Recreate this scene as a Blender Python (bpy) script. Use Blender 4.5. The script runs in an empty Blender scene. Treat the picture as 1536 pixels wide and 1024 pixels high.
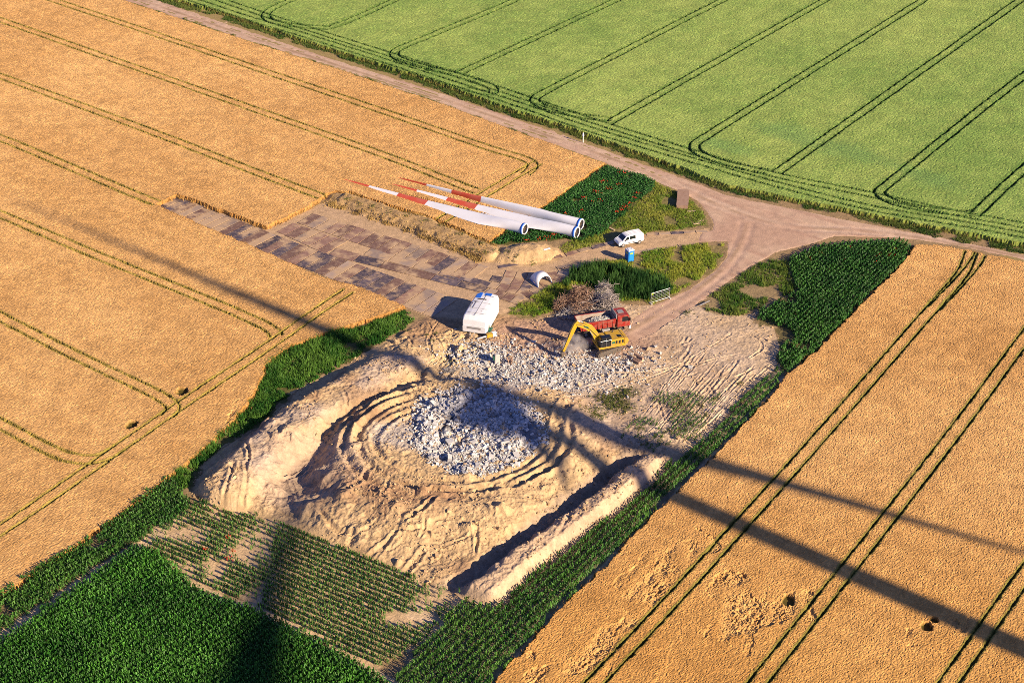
import bpy, bmesh, math, random
import numpy as np
from mathutils import Vector, Matrix

random.seed(7)
RNG = np.random.default_rng(11)
C = bpy.context.scene.collection
SC = bpy.context.scene

# ------------------------------------------------------------------ camera model
CAM_H = 124.0
DEP = math.radians(32.0)
FPX = 2300.0                      # focal length in pixels of a 1536 px wide frame
SUN_EL = math.radians(24.0)
SH = np.array([-0.797, 0.604])    # direction in which shadows fall
E1 = np.array([0.797, -0.604])    # along the steel plate road
E2 = np.array([0.604, 0.797])     # along the crop rows

def P(px, py, z=0.0):
    """ground place seen at a spot of the photograph, at height z"""
    X = (px - 768.0) / FPX
    V = -(py - 512.0) / FPX
    d = np.array([X, math.cos(DEP) + V * math.sin(DEP), -math.sin(DEP) + V * math.cos(DEP)])
    t = (z - CAM_H) / d[2]
    return d[:2] * t

def PL(pts, z=0.0):
    return np.array([P(a, b, z) for a, b in pts])

# ------------------------------------------------------------------ tagging
def tag(o, label=None, cat=None, group=None, kind=None):
    if label: o['label'] = label
    if cat: o['category'] = cat
    if group: o['group'] = group
    if kind: o['kind'] = kind
    return o

def empty(name, loc, rz=0.0, rx=0.0, ry=0.0):
    o = bpy.data.objects.new(name, None)
    C.objects.link(o)
    o.location = loc
    o.rotation_euler = (rx, ry, rz)
    o.empty_display_size = 0.5
    return o

# ------------------------------------------------------------------ noise
def _h(ix, iy, s):
    n = (ix.astype(np.int64) * 374761393 + iy.astype(np.int64) * 668265263 + s * 1274126177) & 0xFFFFFFFF
    n = ((n ^ (n >> 13)) * 1274126177) & 0xFFFFFFFF
    n = (n ^ (n >> 16)) & 0xFFFFFFFF
    return n.astype(np.float64) / 4294967295.0

def vn(x, y, s=0):
    fx = np.floor(x); fy = np.floor(y)
    u = x - fx; v = y - fy
    u = u * u * (3 - 2 * u); v = v * v * (3 - 2 * v)
    a = _h(fx, fy, s); b = _h(fx + 1, fy, s); c = _h(fx, fy + 1, s); d = _h(fx + 1, fy + 1, s)
    return (a * (1 - u) + b * u) * (1 - v) + (c * (1 - u) + d * u) * v

def fbm(x, y, size, octv=4, s=0, gain=0.5):
    """about -1..1"""
    t = 0; a = 1.0; n = 0
    f = 1.0 / size
    for k in range(octv):
        t = t + a * (vn(x * f + 17.3 * k, y * f - 9.1 * k, s + k) * 2 - 1)
        n += a; a *= gain; f *= 2.03
    return t / n * 1.4

def sm(t):
    t = np.clip(t, 0, 1)
    return t * t * (3 - 2 * t)

# ------------------------------------------------------------------ 2D geometry
def inside(X, Y, poly):
    r = np.zeros(X.shape, bool)
    n = len(poly)
    bb = (X >= poly[:, 0].min()) & (X <= poly[:, 0].max()) & (Y >= poly[:, 1].min()) & (Y <= poly[:, 1].max())
    x = X[bb]; y = Y[bb]
    q = np.zeros(x.shape, bool)
    for i in range(n):
        x0, y0 = poly[i]; x1, y1 = poly[(i + 1) % n]
        if y0 == y1: continue
        c = ((y0 > y) != (y1 > y)) & (x < (x1 - x0) * (y - y0) / (y1 - y0) + x0)
        q ^= c
    r[bb] = q
    return r

def dist(X, Y, pl, reach, closed=False):
    """distance to a polyline (inf past reach) and fraction along it"""
    D = np.full(X.shape, 1e9); T = np.zeros(X.shape)
    pts = list(pl) + ([pl[0]] if closed else [])
    seg = [np.linalg.norm(np.subtract(pts[i + 1], pts[i])) for i in range(len(pts) - 1)]
    tot = sum(seg); run = 0.0
    for i in range(len(pts) - 1):
        a = pts[i]; b = pts[i + 1]
        bb = (X > min(a[0], b[0]) - reach) & (X < max(a[0], b[0]) + reach) & (Y > min(a[1], b[1]) - reach) & (Y < max(a[1], b[1]) + reach)
        if not bb.any():
            run += seg[i]; continue
        x = X[bb] - a[0]; y = Y[bb] - a[1]
        ux, uy = (b[0] - a[0]), (b[1] - a[1])
        L2 = ux * ux + uy * uy + 1e-9
        t = np.clip((x * ux + y * uy) / L2, 0, 1)
        d = np.hypot(x - t * ux, y - t * uy)
        cur = D[bb]
        m = d < cur
        cur[m] = d[m]; D[bb] = cur
        tt = T[bb]; tt[m] = (run + t[m] * seg[i]) / tot; T[bb] = tt
        run += seg[i]
    return D, T

def smooth_line(pts, n=3):
    p = np.array(pts, float)
    for _ in range(n):
        q = [p[0]]
        for i in range(len(p) - 1):
            q.append(p[i] * 0.75 + p[i + 1] * 0.25); q.append(p[i] * 0.25 + p[i + 1] * 0.75)
        q.append(p[-1]); p = np.array(q)
    return p

def offset_line(p, d):
    t = np.gradient(p, axis=0)
    t /= np.linalg.norm(t, axis=1)[:, None] + 1e-9
    return p + np.stack([-t[:, 1], t[:, 0]], 1) * d

# ------------------------------------------------------------------ meshes from arrays
def raw_mesh(name, V, Q, mat, cols=None, smooth=False, T=None):
    """V n x 3, Q m x 4 quads, T k x 3 triangles"""
    me = bpy.data.meshes.new(name)
    nq = 0 if Q is None else len(Q); nt = 0 if T is None else len(T)
    me.vertices.add(len(V))
    me.vertices.foreach_set('co', np.ascontiguousarray(V, np.float32).ravel())
    li = []
    if nq: li.append(np.asarray(Q, np.int32).ravel())
    if nt: li.append(np.asarray(T, np.int32).ravel())
    li = np.concatenate(li)
    me.loops.add(len(li))
    me.loops.foreach_set('vertex_index', li)
    me.polygons.add(nq + nt)
    st = np.concatenate([np.arange(nq) * 4, nq * 4 + np.arange(nt) * 3]).astype(np.int32)
    me.polygons.foreach_set('loop_start', st)
    me.polygons.foreach_set('use_smooth', np.full(nq + nt, smooth, bool))
    if cols is not None:
        ca = me.color_attributes.new('Col', 'FLOAT_COLOR', 'POINT')
        c4 = np.ones((len(V), 4), np.float32); c4[:, :3] = cols
        ca.data.foreach_set('color', c4.ravel())
    me.materials.append(mat)
    me.update(calc_edges=True)
    return me

def link(name, me, parent=None):
    o = bpy.data.objects.new(name, me)
    C.objects.link(o)
    if parent: o.parent = parent
    return o

def grid(x0, x1, y0, y1, step, jit=0.3):
    nx = int((x1 - x0) / step) + 1; ny = int((y1 - y0) / step) + 1
    x = np.linspace(x0, x1, nx); y = np.linspace(y0, y1, ny)
    X, Y = np.meshgrid(x, y)
    if jit:
        X[:, 1:-1] += RNG.uniform(-jit, jit, (ny, nx - 2)) * step
        Y[1:-1, :] += RNG.uniform(-jit, jit, (ny - 2, nx)) * step
    return X, Y

def sheet_mesh(name, X, Y, Z, col, mat, keep=None, smooth=True, extra=None):
    ny, nx = X.shape
    idx = np.arange(nx * ny).reshape(ny, nx)
    q = np.stack([idx[:-1, :-1], idx[:-1, 1:], idx[1:, 1:], idx[1:, :-1]], -1)
    if keep is not None:
        k = keep[:-1, :-1] | keep[:-1, 1:] | keep[1:, 1:] | keep[1:, :-1]
        q = q[k]
    q = q.reshape(-1, 4)
    used = np.zeros(nx * ny, bool); used[q.ravel()] = True
    remap = np.cumsum(used) - 1
    V = np.stack([X.ravel(), Y.ravel(), Z.ravel()], 1)[used]
    c = col.reshape(-1, 3)[used]
    q = remap[q]
    if extra is not None:
        ev, eq, ec = extra
        q = np.concatenate([q, np.asarray(eq) + len(V)]); V = np.concatenate([V, ev]); c = np.concatenate([c, ec])
    return raw_mesh(name, V, q, mat, c, smooth)

# ------------------------------------------------------------------ materials
MATS = {}
def nodes_of(name):
    m = bpy.data.materials.new(name); m.use_nodes = True
    nt = m.node_tree
    b = nt.nodes['Principled BSDF']
    return m, nt, b

def mat_attr(name, rough=0.9, fine=None, amp=0.25, translucent=0.0, bump=0.0, bscale=8.0, spec=0.2):
    """colour attribute broken up by object-space noise"""
    m, nt, b = nodes_of(name)
    at = nt.nodes.new('ShaderNodeAttribute'); at.attribute_name = 'Col'
    src = at.outputs['Color']
    tc = nt.nodes.new('ShaderNodeTexCoord')
    if fine:
        for k, sc in enumerate(fine):
            n = nt.nodes.new('ShaderNodeTexNoise'); n.inputs['Scale'].default_value = sc; n.inputs['Detail'].default_value = 3
            nt.links.new(tc.outputs['Object'], n.inputs['Vector'])
            mr = nt.nodes.new('ShaderNodeMapRange'); mr.inputs[1].default_value = 0.3; mr.inputs[2].default_value = 0.7
            mr.inputs[3].default_value = 1 - amp; mr.inputs[4].default_value = 1 + amp
            nt.links.new(n.outputs['Fac'], mr.inputs[0])
            mx = nt.nodes.new('ShaderNodeVectorMath'); mx.operation = 'SCALE'
            nt.links.new(src, mx.inputs[0]); nt.links.new(mr.outputs[0], mx.inputs['Scale'])
            src = mx.outputs[0]
    nt.links.new(src, b.inputs['Base Color'])
    b.inputs['Roughness'].default_value = rough
    b.inputs['Specular IOR Level'].default_value = spec
    if bump:
        n = nt.nodes.new('ShaderNodeTexNoise'); n.inputs['Scale'].default_value = bscale; n.inputs['Detail'].default_value = 5
        nt.links.new(tc.outputs['Object'], n.inputs['Vector'])
        bp = nt.nodes.new('ShaderNodeBump'); bp.inputs['Strength'].default_value = bump; bp.inputs['Distance'].default_value = 0.12
        nt.links.new(n.outputs['Fac'], bp.inputs['Height']); nt.links.new(bp.outputs[0], b.inputs['Normal'])
    if translucent:
        tr = nt.nodes.new('ShaderNodeBsdfTranslucent'); nt.links.new(src, tr.inputs['Color'])
        mx = nt.nodes.new('ShaderNodeMixShader'); mx.inputs[0].default_value = translucent
        nt.links.new(b.outputs[0], mx.inputs[1]); nt.links.new(tr.outputs[0], mx.inputs[2])
        nt.links.new(mx.outputs[0], nt.nodes['Material Output'].inputs['Surface'])
    MATS[name] = m
    return m

def mat(name, col, rough=0.5, metal=0.0, dirt=None, dirt_amt=0.4, dscale=1.5, spec=0.4, bump=0.0, bscale=20.0, island=0.0):
    """plain paint / metal / wood with procedural dirt"""
    m, nt, b = nodes_of(name)
    b.inputs['Roughness'].default_value = rough; b.inputs['Metallic'].default_value = metal
    b.inputs['Specular IOR Level'].default_value = spec
    b.inputs['Base Color'].default_value = (*col, 1)
    tc = nt.nodes.new('ShaderNodeTexCoord')
    if dirt:
        n = nt.nodes.new('ShaderNodeTexNoise'); n.inputs['Scale'].default_value = dscale; n.inputs['Detail'].default_value = 8; n.inputs['Roughness'].default_value = 0.65
        nt.links.new(tc.outputs['Object'], n.inputs['Vector'])
        mr = nt.nodes.new('ShaderNodeMapRange'); mr.inputs[1].default_value = 0.42; mr.inputs[2].default_value = 0.72; mr.inputs[4].default_value = dirt_amt
        nt.links.new(n.outputs['Fac'], mr.inputs[0])
        mx = nt.nodes.new('ShaderNodeMix'); mx.data_type = 'RGBA'
        mx.inputs['A'].default_value = (*col, 1); mx.inputs['B'].default_value = (*dirt, 1)
        nt.links.new(mr.outputs[0], mx.inputs['Factor'])
        nt.links.new(mx.outputs['Result'], b.inputs['Base Color'])
    if bump:
        n = nt.nodes.new('ShaderNodeTexNoise'); n.inputs['Scale'].default_value = bscale; n.inputs['Detail'].default_value = 4
        nt.links.new(tc.outputs['Object'], n.inputs['Vector'])
        bp = nt.nodes.new('ShaderNodeBump'); bp.inputs['Strength'].default_value = bump; bp.inputs['Distance'].default_value = 0.03
        nt.links.new(n.outputs['Fac'], bp.inputs['Height']); nt.links.new(bp.outputs[0], b.inputs['Normal'])
    MATS[name] = m
    return m

# ------------------------------------------------------------------ camera, sun, sky
cam = bpy.data.cameras.new('camera')
cam.sensor_width = 36.0; cam.lens = FPX / 1536 * 36.0
cam.clip_start = 1.0; cam.clip_end = 6000.0
co = bpy.data.objects.new('camera', cam); C.objects.link(co)
co.location = (0, 0, CAM_H); co.rotation_euler = (math.pi / 2 - DEP, 0, 0)
SC.camera = co
sun = bpy.data.lights.new('sun', 'SUN'); sun.energy = 5.0; sun.angle = math.radians(0.53); sun.color = (1.0, 0.80, 0.57)
so = bpy.data.objects.new('sun', sun); C.objects.link(so)
sd = Vector((-SH[0] * math.cos(SUN_EL), -SH[1] * math.cos(SUN_EL), math.sin(SUN_EL)))
so.rotation_euler = (-sd).to_track_quat('-Z', 'Y').to_euler(); so.location = (120, -60, 160)
w = bpy.data.worlds.new('World'); SC.world = w; w.use_nodes = True
nt = w.node_tree
sky = nt.nodes.new('ShaderNodeTexSky'); sky.sky_type = 'NISHITA'; sky.sun_disc = False
sky.sun_elevation = SUN_EL; sky.sun_rotation = math.atan2(-SH[0], -SH[1]); sky.altitude = 100
sky.air_density = 1.0; sky.dust_density = 0.3; sky.ozone_density = 2.0
bg = nt.nodes['Background']; hs_ = nt.nodes.new('ShaderNodeHueSaturation'); hs_.inputs['Saturation'].default_value = 1.1
tn_ = nt.nodes.new('ShaderNodeVectorMath'); tn_.operation = 'MULTIPLY'; tn_.inputs[1].default_value = (0.98, 0.87, 1.40)
nt.links.new(sky.outputs[0], hs_.inputs['Color']); nt.links.new(hs_.outputs[0], tn_.inputs[0]); nt.links.new(tn_.outputs[0], bg.inputs['Color']); bg.inputs['Strength'].default_value = 0.05
SC.view_settings.view_transform = 'Standard'; SC.view_settings.look = 'None'
SC.view_settings.exposure = 0.85; SC.view_settings.gamma = 1.0
SC.cycles.max_bounces = 4; SC.cycles.diffuse_bounces = 1; SC.cycles.glossy_bounces = 2
SC.cycles.transparent_max_bounces = 6; SC.cycles.volume_bounces = 1
SC.cycles.use_denoising = False
SC.cycles.pixel_filter_type = 'BLACKMAN_HARRIS'; SC.cycles.filter_width = 0.85
# ================================================================== outlines (places read off the photograph)
ZC = 0.4
ROAD_PX = [(60,-42),(184,0),(348,54),(500,102),(645,150),(838,220),(909,246),(975,270),(1013,285),(1045,302),(1061,321),(1068,336),(1066,345),
  (1050,345),(1046,364),(1090,363),(1088,384),(1073,403),(1032,433),(975,459),(950,475),(935,500),(945,518),(985,500),(1030,470),(1060,447),(1114,409),(1166,379),
  (1221,366),(1252,355),(1335,357),(1373,360),(1445,371),(1536,391),(1680,424),(1680,407),(1536,380),(1401,354),(1260,327),(1093,293),(1000,258),(855,206),(645,134),(500,89),(235,0),(105,-45)]
GREEN_PX = [(150,-45),(262,0),(340,22),(500,76),(645,121),(760,163),(858,194),(1000,245),(1093,280),(1260,314),(1401,342),(1536,368),(1760,420),(1900,430),(1700,-120),(150,-120)]
LWHEAT_PX = [(-260,-45),(62,-45),(184,2),(348,56),(500,104),(645,152),(838,222),(906,247),(808,316),(756,347),(732,366),(655,331),(573,306),(521,289),(502,289),
  (488,294),(478,303),(450,318),(402,341),(394,340),(348,323),(285,300),(267,293),(236,309),(282,331),(340,355),(387,375),(436,396),(480,417),(532,431),(584,451),(608,462),
  (588,470),(560,480),(525,490),(500,498),(450,515),(420,530),(400,548),(392,575),(372,605),(338,647),(280,697),(252,718),(178,776),(104,827),(35,871),(-60,938),(-260,1060)]
RWHEAT_PX = [(1371,369),(1400,369),(1450,377),(1536,396),(1760,447),(1800,1180),(640,1130),(743,1024),(832,923),(902,857),(965,790),(1028,727),(1058,698),(1114,641),(1171,578),(1182,562),(1229,525),(1273,477),(1321,430),(1356,395)]
NECORN_PX = [(1178,557),(1227,522),(1271,475),(1319,428),(1354,394),(1367,368),(1350,360),(1287,362),(1250,366),(1221,372),(1183,388),(1187,410),(1197,436),(1165,452),(1142,463),(1131,482),(1165,490),(1171,515),(1168,542)]
CROPN_PX = [(909,250),(958,262),(984,274),(978,286),(953,305),(918,338),(898,352),(870,362),(850,358),(780,364),(736,368),(757,350),(809,318)]
GRASSN_PX = [(958,262),(1013,288),(1042,304),(1056,321),(1060,338),(1032,343),(969,351),(900,367),(850,380),(838,372),(860,364),(898,352),(918,338),(953,305),(978,288)]
GRASSS_PX = [(765,462),(800,445),(830,425),(866,419),(880,402),(950,384),(991,373),(1046,366),(1085,366),(1083,385),(1070,402),(1030,431),(1005,446),(975,454),(935,450),(880,440),(835,462),(800,478),(768,472)]
HEDGE_PX = [(862,408),(900,400),(950,410),(1000,422),(1008,440),(985,450),(930,448),(910,436),(870,424),(850,432),(842,425)]
WEEDW_PX = [(283,733),(303,690),(341,666),(391,634),(426,602),(450,581),(491,558),(535,534),(599,496),(622,478),(612,467),(575,477),(540,489),(500,500),(455,515),(425,522),(398,545),(390,575),(370,606),(338,646),(300,680),(254,716)]
WEEDNE_PX = [(1176,386),(1183,408),(1195,435),(1160,452),(1142,463),(1100,474),(1060,466),(1058,450),(1085,430),(1115,410),(1150,392)]
CORNW_PX = [(252,718),(262,725),(290,748),(275,775),(210,812),(150,848),(60,910),(-60,990),(-260,1125),(-260,1060),(-60,940),(35,871),(104,827),(178,776)]
CORNM_PX = [(-60,1000),(60,925),(150,862),(205,822),(240,830),(270,862),(285,880),(330,900),(400,925),(470,962),(520,990),(560,1010),(620,1060),(560,1140),(-260,1140)]
CORNS_PX = [(240,828),(215,812),(262,770),(300,755),(330,765),(380,774),(427,789),(483,811),(536,833),(599,858),(640,878),(690,886),(700,902),(640,955),(600,985),(570,1000),(520,985),(470,955),(400,918),(330,892),(285,872)]
CORNE_PX = [(699,902),(727,913),(750,914),(788,877),(838,836),(886,801),(933,767),(977,729),(997,706),(1044,676),(1091,624),(1138,575),(1166,554),(1180,560),(1168,578),(1112,640),(1055,696),(1026,726),(963,788),(900,855),(830,922),(741,1022),(640,1130),(560,1140),(600,1010),(650,950)]
SITE_PX = [(283,740),(303,691),(341,667),(391,635),(426,603),(450,582),(491,559),(535,535),(599,497),(622,480),(640,474),(700,476),(765,468),(800,478),(850,470),(930,455),(975,458),(1040,455),(1062,466),(1110,472),(1140,466),
  (1130,484),(1165,492),(1170,515),(1166,553),(1138,575),(1091,624),(1044,675),(997,706),(977,729),(933,767),(886,801),(838,836),(788,877),(748,915),(727,912),(699,900),(640,878),(599,858),(536,833),(483,811),(427,789),(380,774),(310,762)]
PLATES_PX = [(236,309),(267,293),(348,323),(402,341),(474,309),(500,300),(560,322),(640,345),(700,375),(760,398),(800,392),(850,380),(900,368),(970,350),(1066,343),(1046,366),(990,374),(950,384),(885,398),(866,418),(830,425),(800,445),(760,470),(700,478),(640,474),(608,462),(532,431),(436,396),(340,355),(282,331)]
ROAD = PL(ROAD_PX); GREEN = PL(GREEN_PX, ZC); LWHEAT = PL(LWHEAT_PX, 0.25); RWHEAT = PL(RWHEAT_PX, 0.3)
NECORN = PL(NECORN_PX, 0.4); CROPN = PL(CROPN_PX, 0.1); GRASSN = PL(GRASSN_PX); GRASSS = PL(GRASSS_PX); HEDGE = PL(HEDGE_PX)
WEEDW = PL(WEEDW_PX); WEEDNE = PL(WEEDNE_PX); CORNW = PL(CORNW_PX); CORNM = PL(CORNM_PX); CORNS = PL(CORNS_PX); CORNE = PL(CORNE_PX)
SITE = PL(SITE_PX); PLATES = PL(PLATES_PX)

# tramlines: centre of each pair of wheel tracks
def T(pts, z=ZC, n=2): return smooth_line(PL(pts, z), n)
GREEN_TR = [T(p) for p in [
  [(640,-90),(441,0),(408,14),(396,24),(404,34),(440,41),(492,44)], [(492,44),(525,33),(602,-3),(800,-95)],
  [(970,-90),(780,0),(601,73),(590,80),(592,88),(610,95),(642,104),(678,111)], [(688,112),(720,97),(928,0),(1120,-90)],
  [(1290,-100),(1086,0),(811,142),(800,150),(805,159),(838,170),(889,179),(915,180)], [(912,186),(1240,0),(1400,-92)],
  [(1540,-100),(1388,0),(1048,212),(1039,220),(1046,232),(1085,247),(1148,259)], [(1164,261),(1532,0),(1680,-105)],
  [(1700,0),(1536,112),(1323,284),(1316,290),(1328,300),(1352,310),(1408,319),(1460,323)], [(1460,325),(1536,253),(1760,60)]]]
HEAD_TR = [T(p) for p in [
  [(200,-30),(332,17),(500,68),(635,113),(788,162),(872,193),(1020,237),(1148,275),(1308,316),(1445,338),(1536,355),(1760,400)],
  [(240,-30),(382,20),(500,57),(575,81),(679,113),(737,132),(791,150),(872,178),(1000,219),(1148,263),(1304,293),(1410,318),(1536,340),(1760,385)],
  [(640,105),(700,117),(735,130),(742,138),(735,144),(700,136)]]]
LW_TR = [T(p) for p in [
  [(-120,-62),(76,0),(249,58),(500,143),(652,195),(737,225),(774,235),(796,243),(800,252),(788,262)],
  [(-200,-38),(0,31),(500,207),(594,240),(690,279),(715,288)],
  [(-200,45),(0,115),(250,207),(400,266),(482,296)], [(-200,130),(0,207),(216,299),(235,306)],
  [(-200,240),(0,322),(134,380),(300,447),(387,484),(410,497),(414,505)], [(-200,375),(0,476),(120,538),(225,587),(250,601),(262,612),(252,625)],
  [(-200,530),(0,636),(84,682),(123,692),(155,688),(180,672)],
  [(806,246),(786,257),(726,293),(655,336)], [(522,438),(470,472),(420,509),(260,616),(84,740),(0,797),(-150,900)]]]
RW_TR = [T(p) for p in [
  [(1456,380),(1452,392),(1443,413),(1392,470),(1227,660),(1007,903),(895,1022),(820,1100)], [(1470,382),(1462,396),(1448,414),(1400,464)],
  [(1640,370),(1536,508),(1425,660),(1139,1022),(1060,1120)], [(1700,640),(1536,862),(1427,1019),(1360,1110)]]]
LODGED = [PL(p, 0.3) for p in [[(1020,795),(1062,815),(1010,890),(935,975),(880,1024),(820,1024),(880,960),(940,880)],
  [(1080,890),(1130,880),(1195,885),(1202,915),(1165,985),(1110,1000),(1070,960)], [(1385,930),(1412,925),(1418,945),(1395,965),(1370,962)],
  [(405,532),(430,528),(412,575),(385,612),(352,640),(372,590)]]]
HOLES = [(P(275,590), 1.0), (P(268,593), .6), (P(198,641), 1.0), (P(192,645), .6), (P(1402,934), .8), (P(1392,944), .7), (P(1180,905), .8)]

# blades of the dismantled turbine: root, tip
BLADES = [((787.6,344),(508.7,266.5)), ((865.6,349),(581,274)), ((872,337),(586,263))]

# ================================================================== ripe and green wheat
M_WHEAT = mat_attr('ripe_wheat', 0.85, fine=(2.2, 0.45), amp=0.16, spec=0.15)
M_GREEN = mat_attr('green_wheat', 0.85, fine=(2.2, 0.3), amp=0.13, spec=0.15)

def canopy(name, poly, step, h, base, alt, tracks, track_col, track_w, gauge, mat_, rows, lodged=(), holes=(), clear=(), rough_h=0.034, minor=(), wid=0.55):
    X, Y = grid(poly[:, 0].min() - 1, poly[:, 0].max() + 1, max(poly[:, 1].min(), 108) - 1, min(poly[:, 1].max(), 395) + 1, step, 0.33)
    # leave out what lies far outside the frame
    depth = Y * math.cos(DEP) + CAM_H * math.sin(DEP)
    lim = np.abs(X) < depth * 0.334 + 22
    wx = X + fbm(X, Y, 1.3, 2, 5) * 0.28; wy = Y + fbm(X, Y, 1.3, 2, 9) * 0.28
    m = inside(wx, wy, poly) & lim
    for pc in clear: m &= ~inside(wx, wy, pc)
    big = fbm(X, Y, 22, 3, 31); mid = fbm(X, Y, 5, 3, 41); sml = fbm(X, Y, 0.9, 2, 51)
    white = RNG.normal(0, 1, X.shape)
    drow = X * rows[1] - Y * rows[0]            # across the drill rows
    stripe = fbm(drow * 1.0, X * rows[0] * 0.02 + Y * rows[1] * 0.02, 1.6, 3, 61)
    Z = h * (1 + 0.05 * big + 0.05 * mid) + rough_h * (0.75 * np.clip(white, -2.2, 2.0) + 0.25 * sml)
    k = np.clip(0.5 + 0.30 * big + 0.20 * mid + 0.16 * stripe + 0.24 * white, 0, 1)[..., None]
    col = np.array(base) * (1 - k) + np.array(alt) * k
    if rows is E2 and name == 'ripe_wheat_field':
        f = (sm((172 - Y + 6 * big) / 45.0) * .65)[..., None]
        col = col * (1 - f) + col * np.array((0.92, 0.83, 0.55)) * f
    if name == 'green_wheat_field':
        for q_, a_, b_ in ((P(1180, 205), 11, 5), (P(1290, 235), 13, 5), (P(1090, 225), 8, 3.5), (P(1400, 275), 9, 4)):
            q1 = (X - q_[0]) * E1[0] + (Y - q_[1]) * E1[1]; q2 = (X - q_[0]) * E2[0] + (Y - q_[1]) * E2[1]
            f = sm(1.15 - np.hypot(q1 / a_, q2 / b_) + .25 * mid)[..., None] * .55
            col = col * (1 - f) + np.array((0.13, 0.25, 0.07)) * f
    for lp in lodged:
        jx = X + fbm(X, Y, 6, 4, 77) * 4.5; jy = Y + fbm(X, Y, 6, 4, 78) * 4.5
        inn = inside(jx, jy, lp); Dl, _ = dist(X, Y, lp, 4.0, closed=True)
        w_ = inn * sm(np.clip(Dl, 0, 4) / 1.8) * np.clip(.75 + 1.5 * fbm(X, Y, 2.6, 3, 81), 0, 1)
        f = fbm(X * E2[0] * .5 + Y * E2[1] * .5, X * E1[0] + Y * E1[1], 1.0, 4, 79)
        holey = sm((f - 0.35) / 0.2)
        Z = Z * (1 - w_) + w_ * np.clip(h * 0.72 + 0.26 * f + 0.06 * white - 0.3 * holey, 0.05, None)
        kk = np.clip(0.5 + 0.5 * f + .15 * white, 0, 1)[..., None]
        w3 = np.clip(w_ * 1.3, 0, 1)[..., None]
        col = col * (1 - w3) + w3 * (np.array([0.62, 0.37, 0.13]) * (1 - kk) + np.array([0.46, 0.25, 0.08]) * kk)
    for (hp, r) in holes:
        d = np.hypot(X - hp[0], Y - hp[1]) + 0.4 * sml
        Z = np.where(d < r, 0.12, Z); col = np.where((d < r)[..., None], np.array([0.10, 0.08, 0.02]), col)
    for tr, gg, ww, deep in [(t, gauge, track_w, 1.0) for t in tracks] + [(t, gauge, track_w * 0.8, 0.8) for t in minor]:
        for s in (-1, 1):
            D, TT = dist(X, Y, offset_line(tr, s * gg / 2), 2.0)
            D = D + 0.10 * sml
            f = sm((ww - D) / (0.22))
            f = f * (0.70 + 0.30 * sm(fbm(X, Y, 2.5, 2, 90) + 0.9)) * deep
            Z = Z * (1 - f) + (0.10 + 0.03 * white) * f
            f2 = sm((ww + 0.28 - D) / 0.3)[..., None] * 0.85
            tc = np.array(track_col) * (1 + 0.25 * white[..., None])
            col = col * (1 - f2) + np.clip(tc, 0.005, 1) * f2
    for (a, b) in (BLADES if clear is not None and name == 'ripe_wheat_field' else ()):
        D, TT = dist(X, Y, [P(*a, 0.6), P(*b, 0.6)], 4.0)
        half = np.interp(TT, [0, .12, .25, .7, .85, 1.0], [1.2, 1.5, 1.7, 0.75, .4, 0.12])
        f = sm((half - D) / 0.3)
        Z = Z * (1 - f) + 0.08 * f
    # tangled, darker straw right at the edge of the stand
    Z = np.where(m, np.clip(Z, 0.04, None), -0.02)
    edge = m & ~(np.roll(m, 1, 0) & np.roll(m, -1, 0) & np.roll(m, 1, 1) & np.roll(m, -1, 1))
    col = np.where(edge[..., None] | ~m[..., None], col * np.array([0.75, 0.68, 0.55]), col)
    me = sheet_mesh(name, X, Y, Z, col, mat_, keep=m, smooth=False)
    return link(name, me), m, X, Y

HAUL = [PL(p) for p in [[(486,296),(505,290),(525,293),(580,310),(660,335),(728,365),(745,372),(700,380),(620,348),(540,325),(500,312)]]]
ow, _, _, _ = canopy('ripe_wheat_field', LWHEAT, 0.19, 0.62, (0.64, 0.385, 0.148), (0.465, 0.257, 0.087), LW_TR, (0.20, 0.175, 0.03), 0.19, 1.9, M_WHEAT, E1, holes=HOLES[:4], lodged=LODGED[3:], clear=HAUL)
tag(ow, 'ripe orange wheat field with green wheel tracks around the plate road', 'wheat field', kind='stuff')
ow2, _, _, _ = canopy('ripe_wheat_field', RWHEAT, 0.15, 0.66, (0.63, 0.373, 0.140), (0.455, 0.245, 0.080), RW_TR, (0.09, 0.11, 0.018), 0.20, 1.9, M_WHEAT, E2, lodged=LODGED[:3], holes=HOLES[4:])
tag(ow2, 'ripe orange wheat field crossed by two long tower shadows beside the corn strip', 'wheat field', kind='stuff')
ogf, _, _, _ = canopy('green_wheat_field', GREEN, 0.27, 0.75, (0.315, 0.395, 0.098), (0.168, 0.275, 0.058), GREEN_TR, (0.028, 0.07, 0.014), 0.25, 1.9, M_GREEN, E2, minor=HEAD_TR)
tag(ogf, 'green wheat field with dark looping tractor tracks beyond the dirt road', 'wheat field', kind='stuff')

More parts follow.
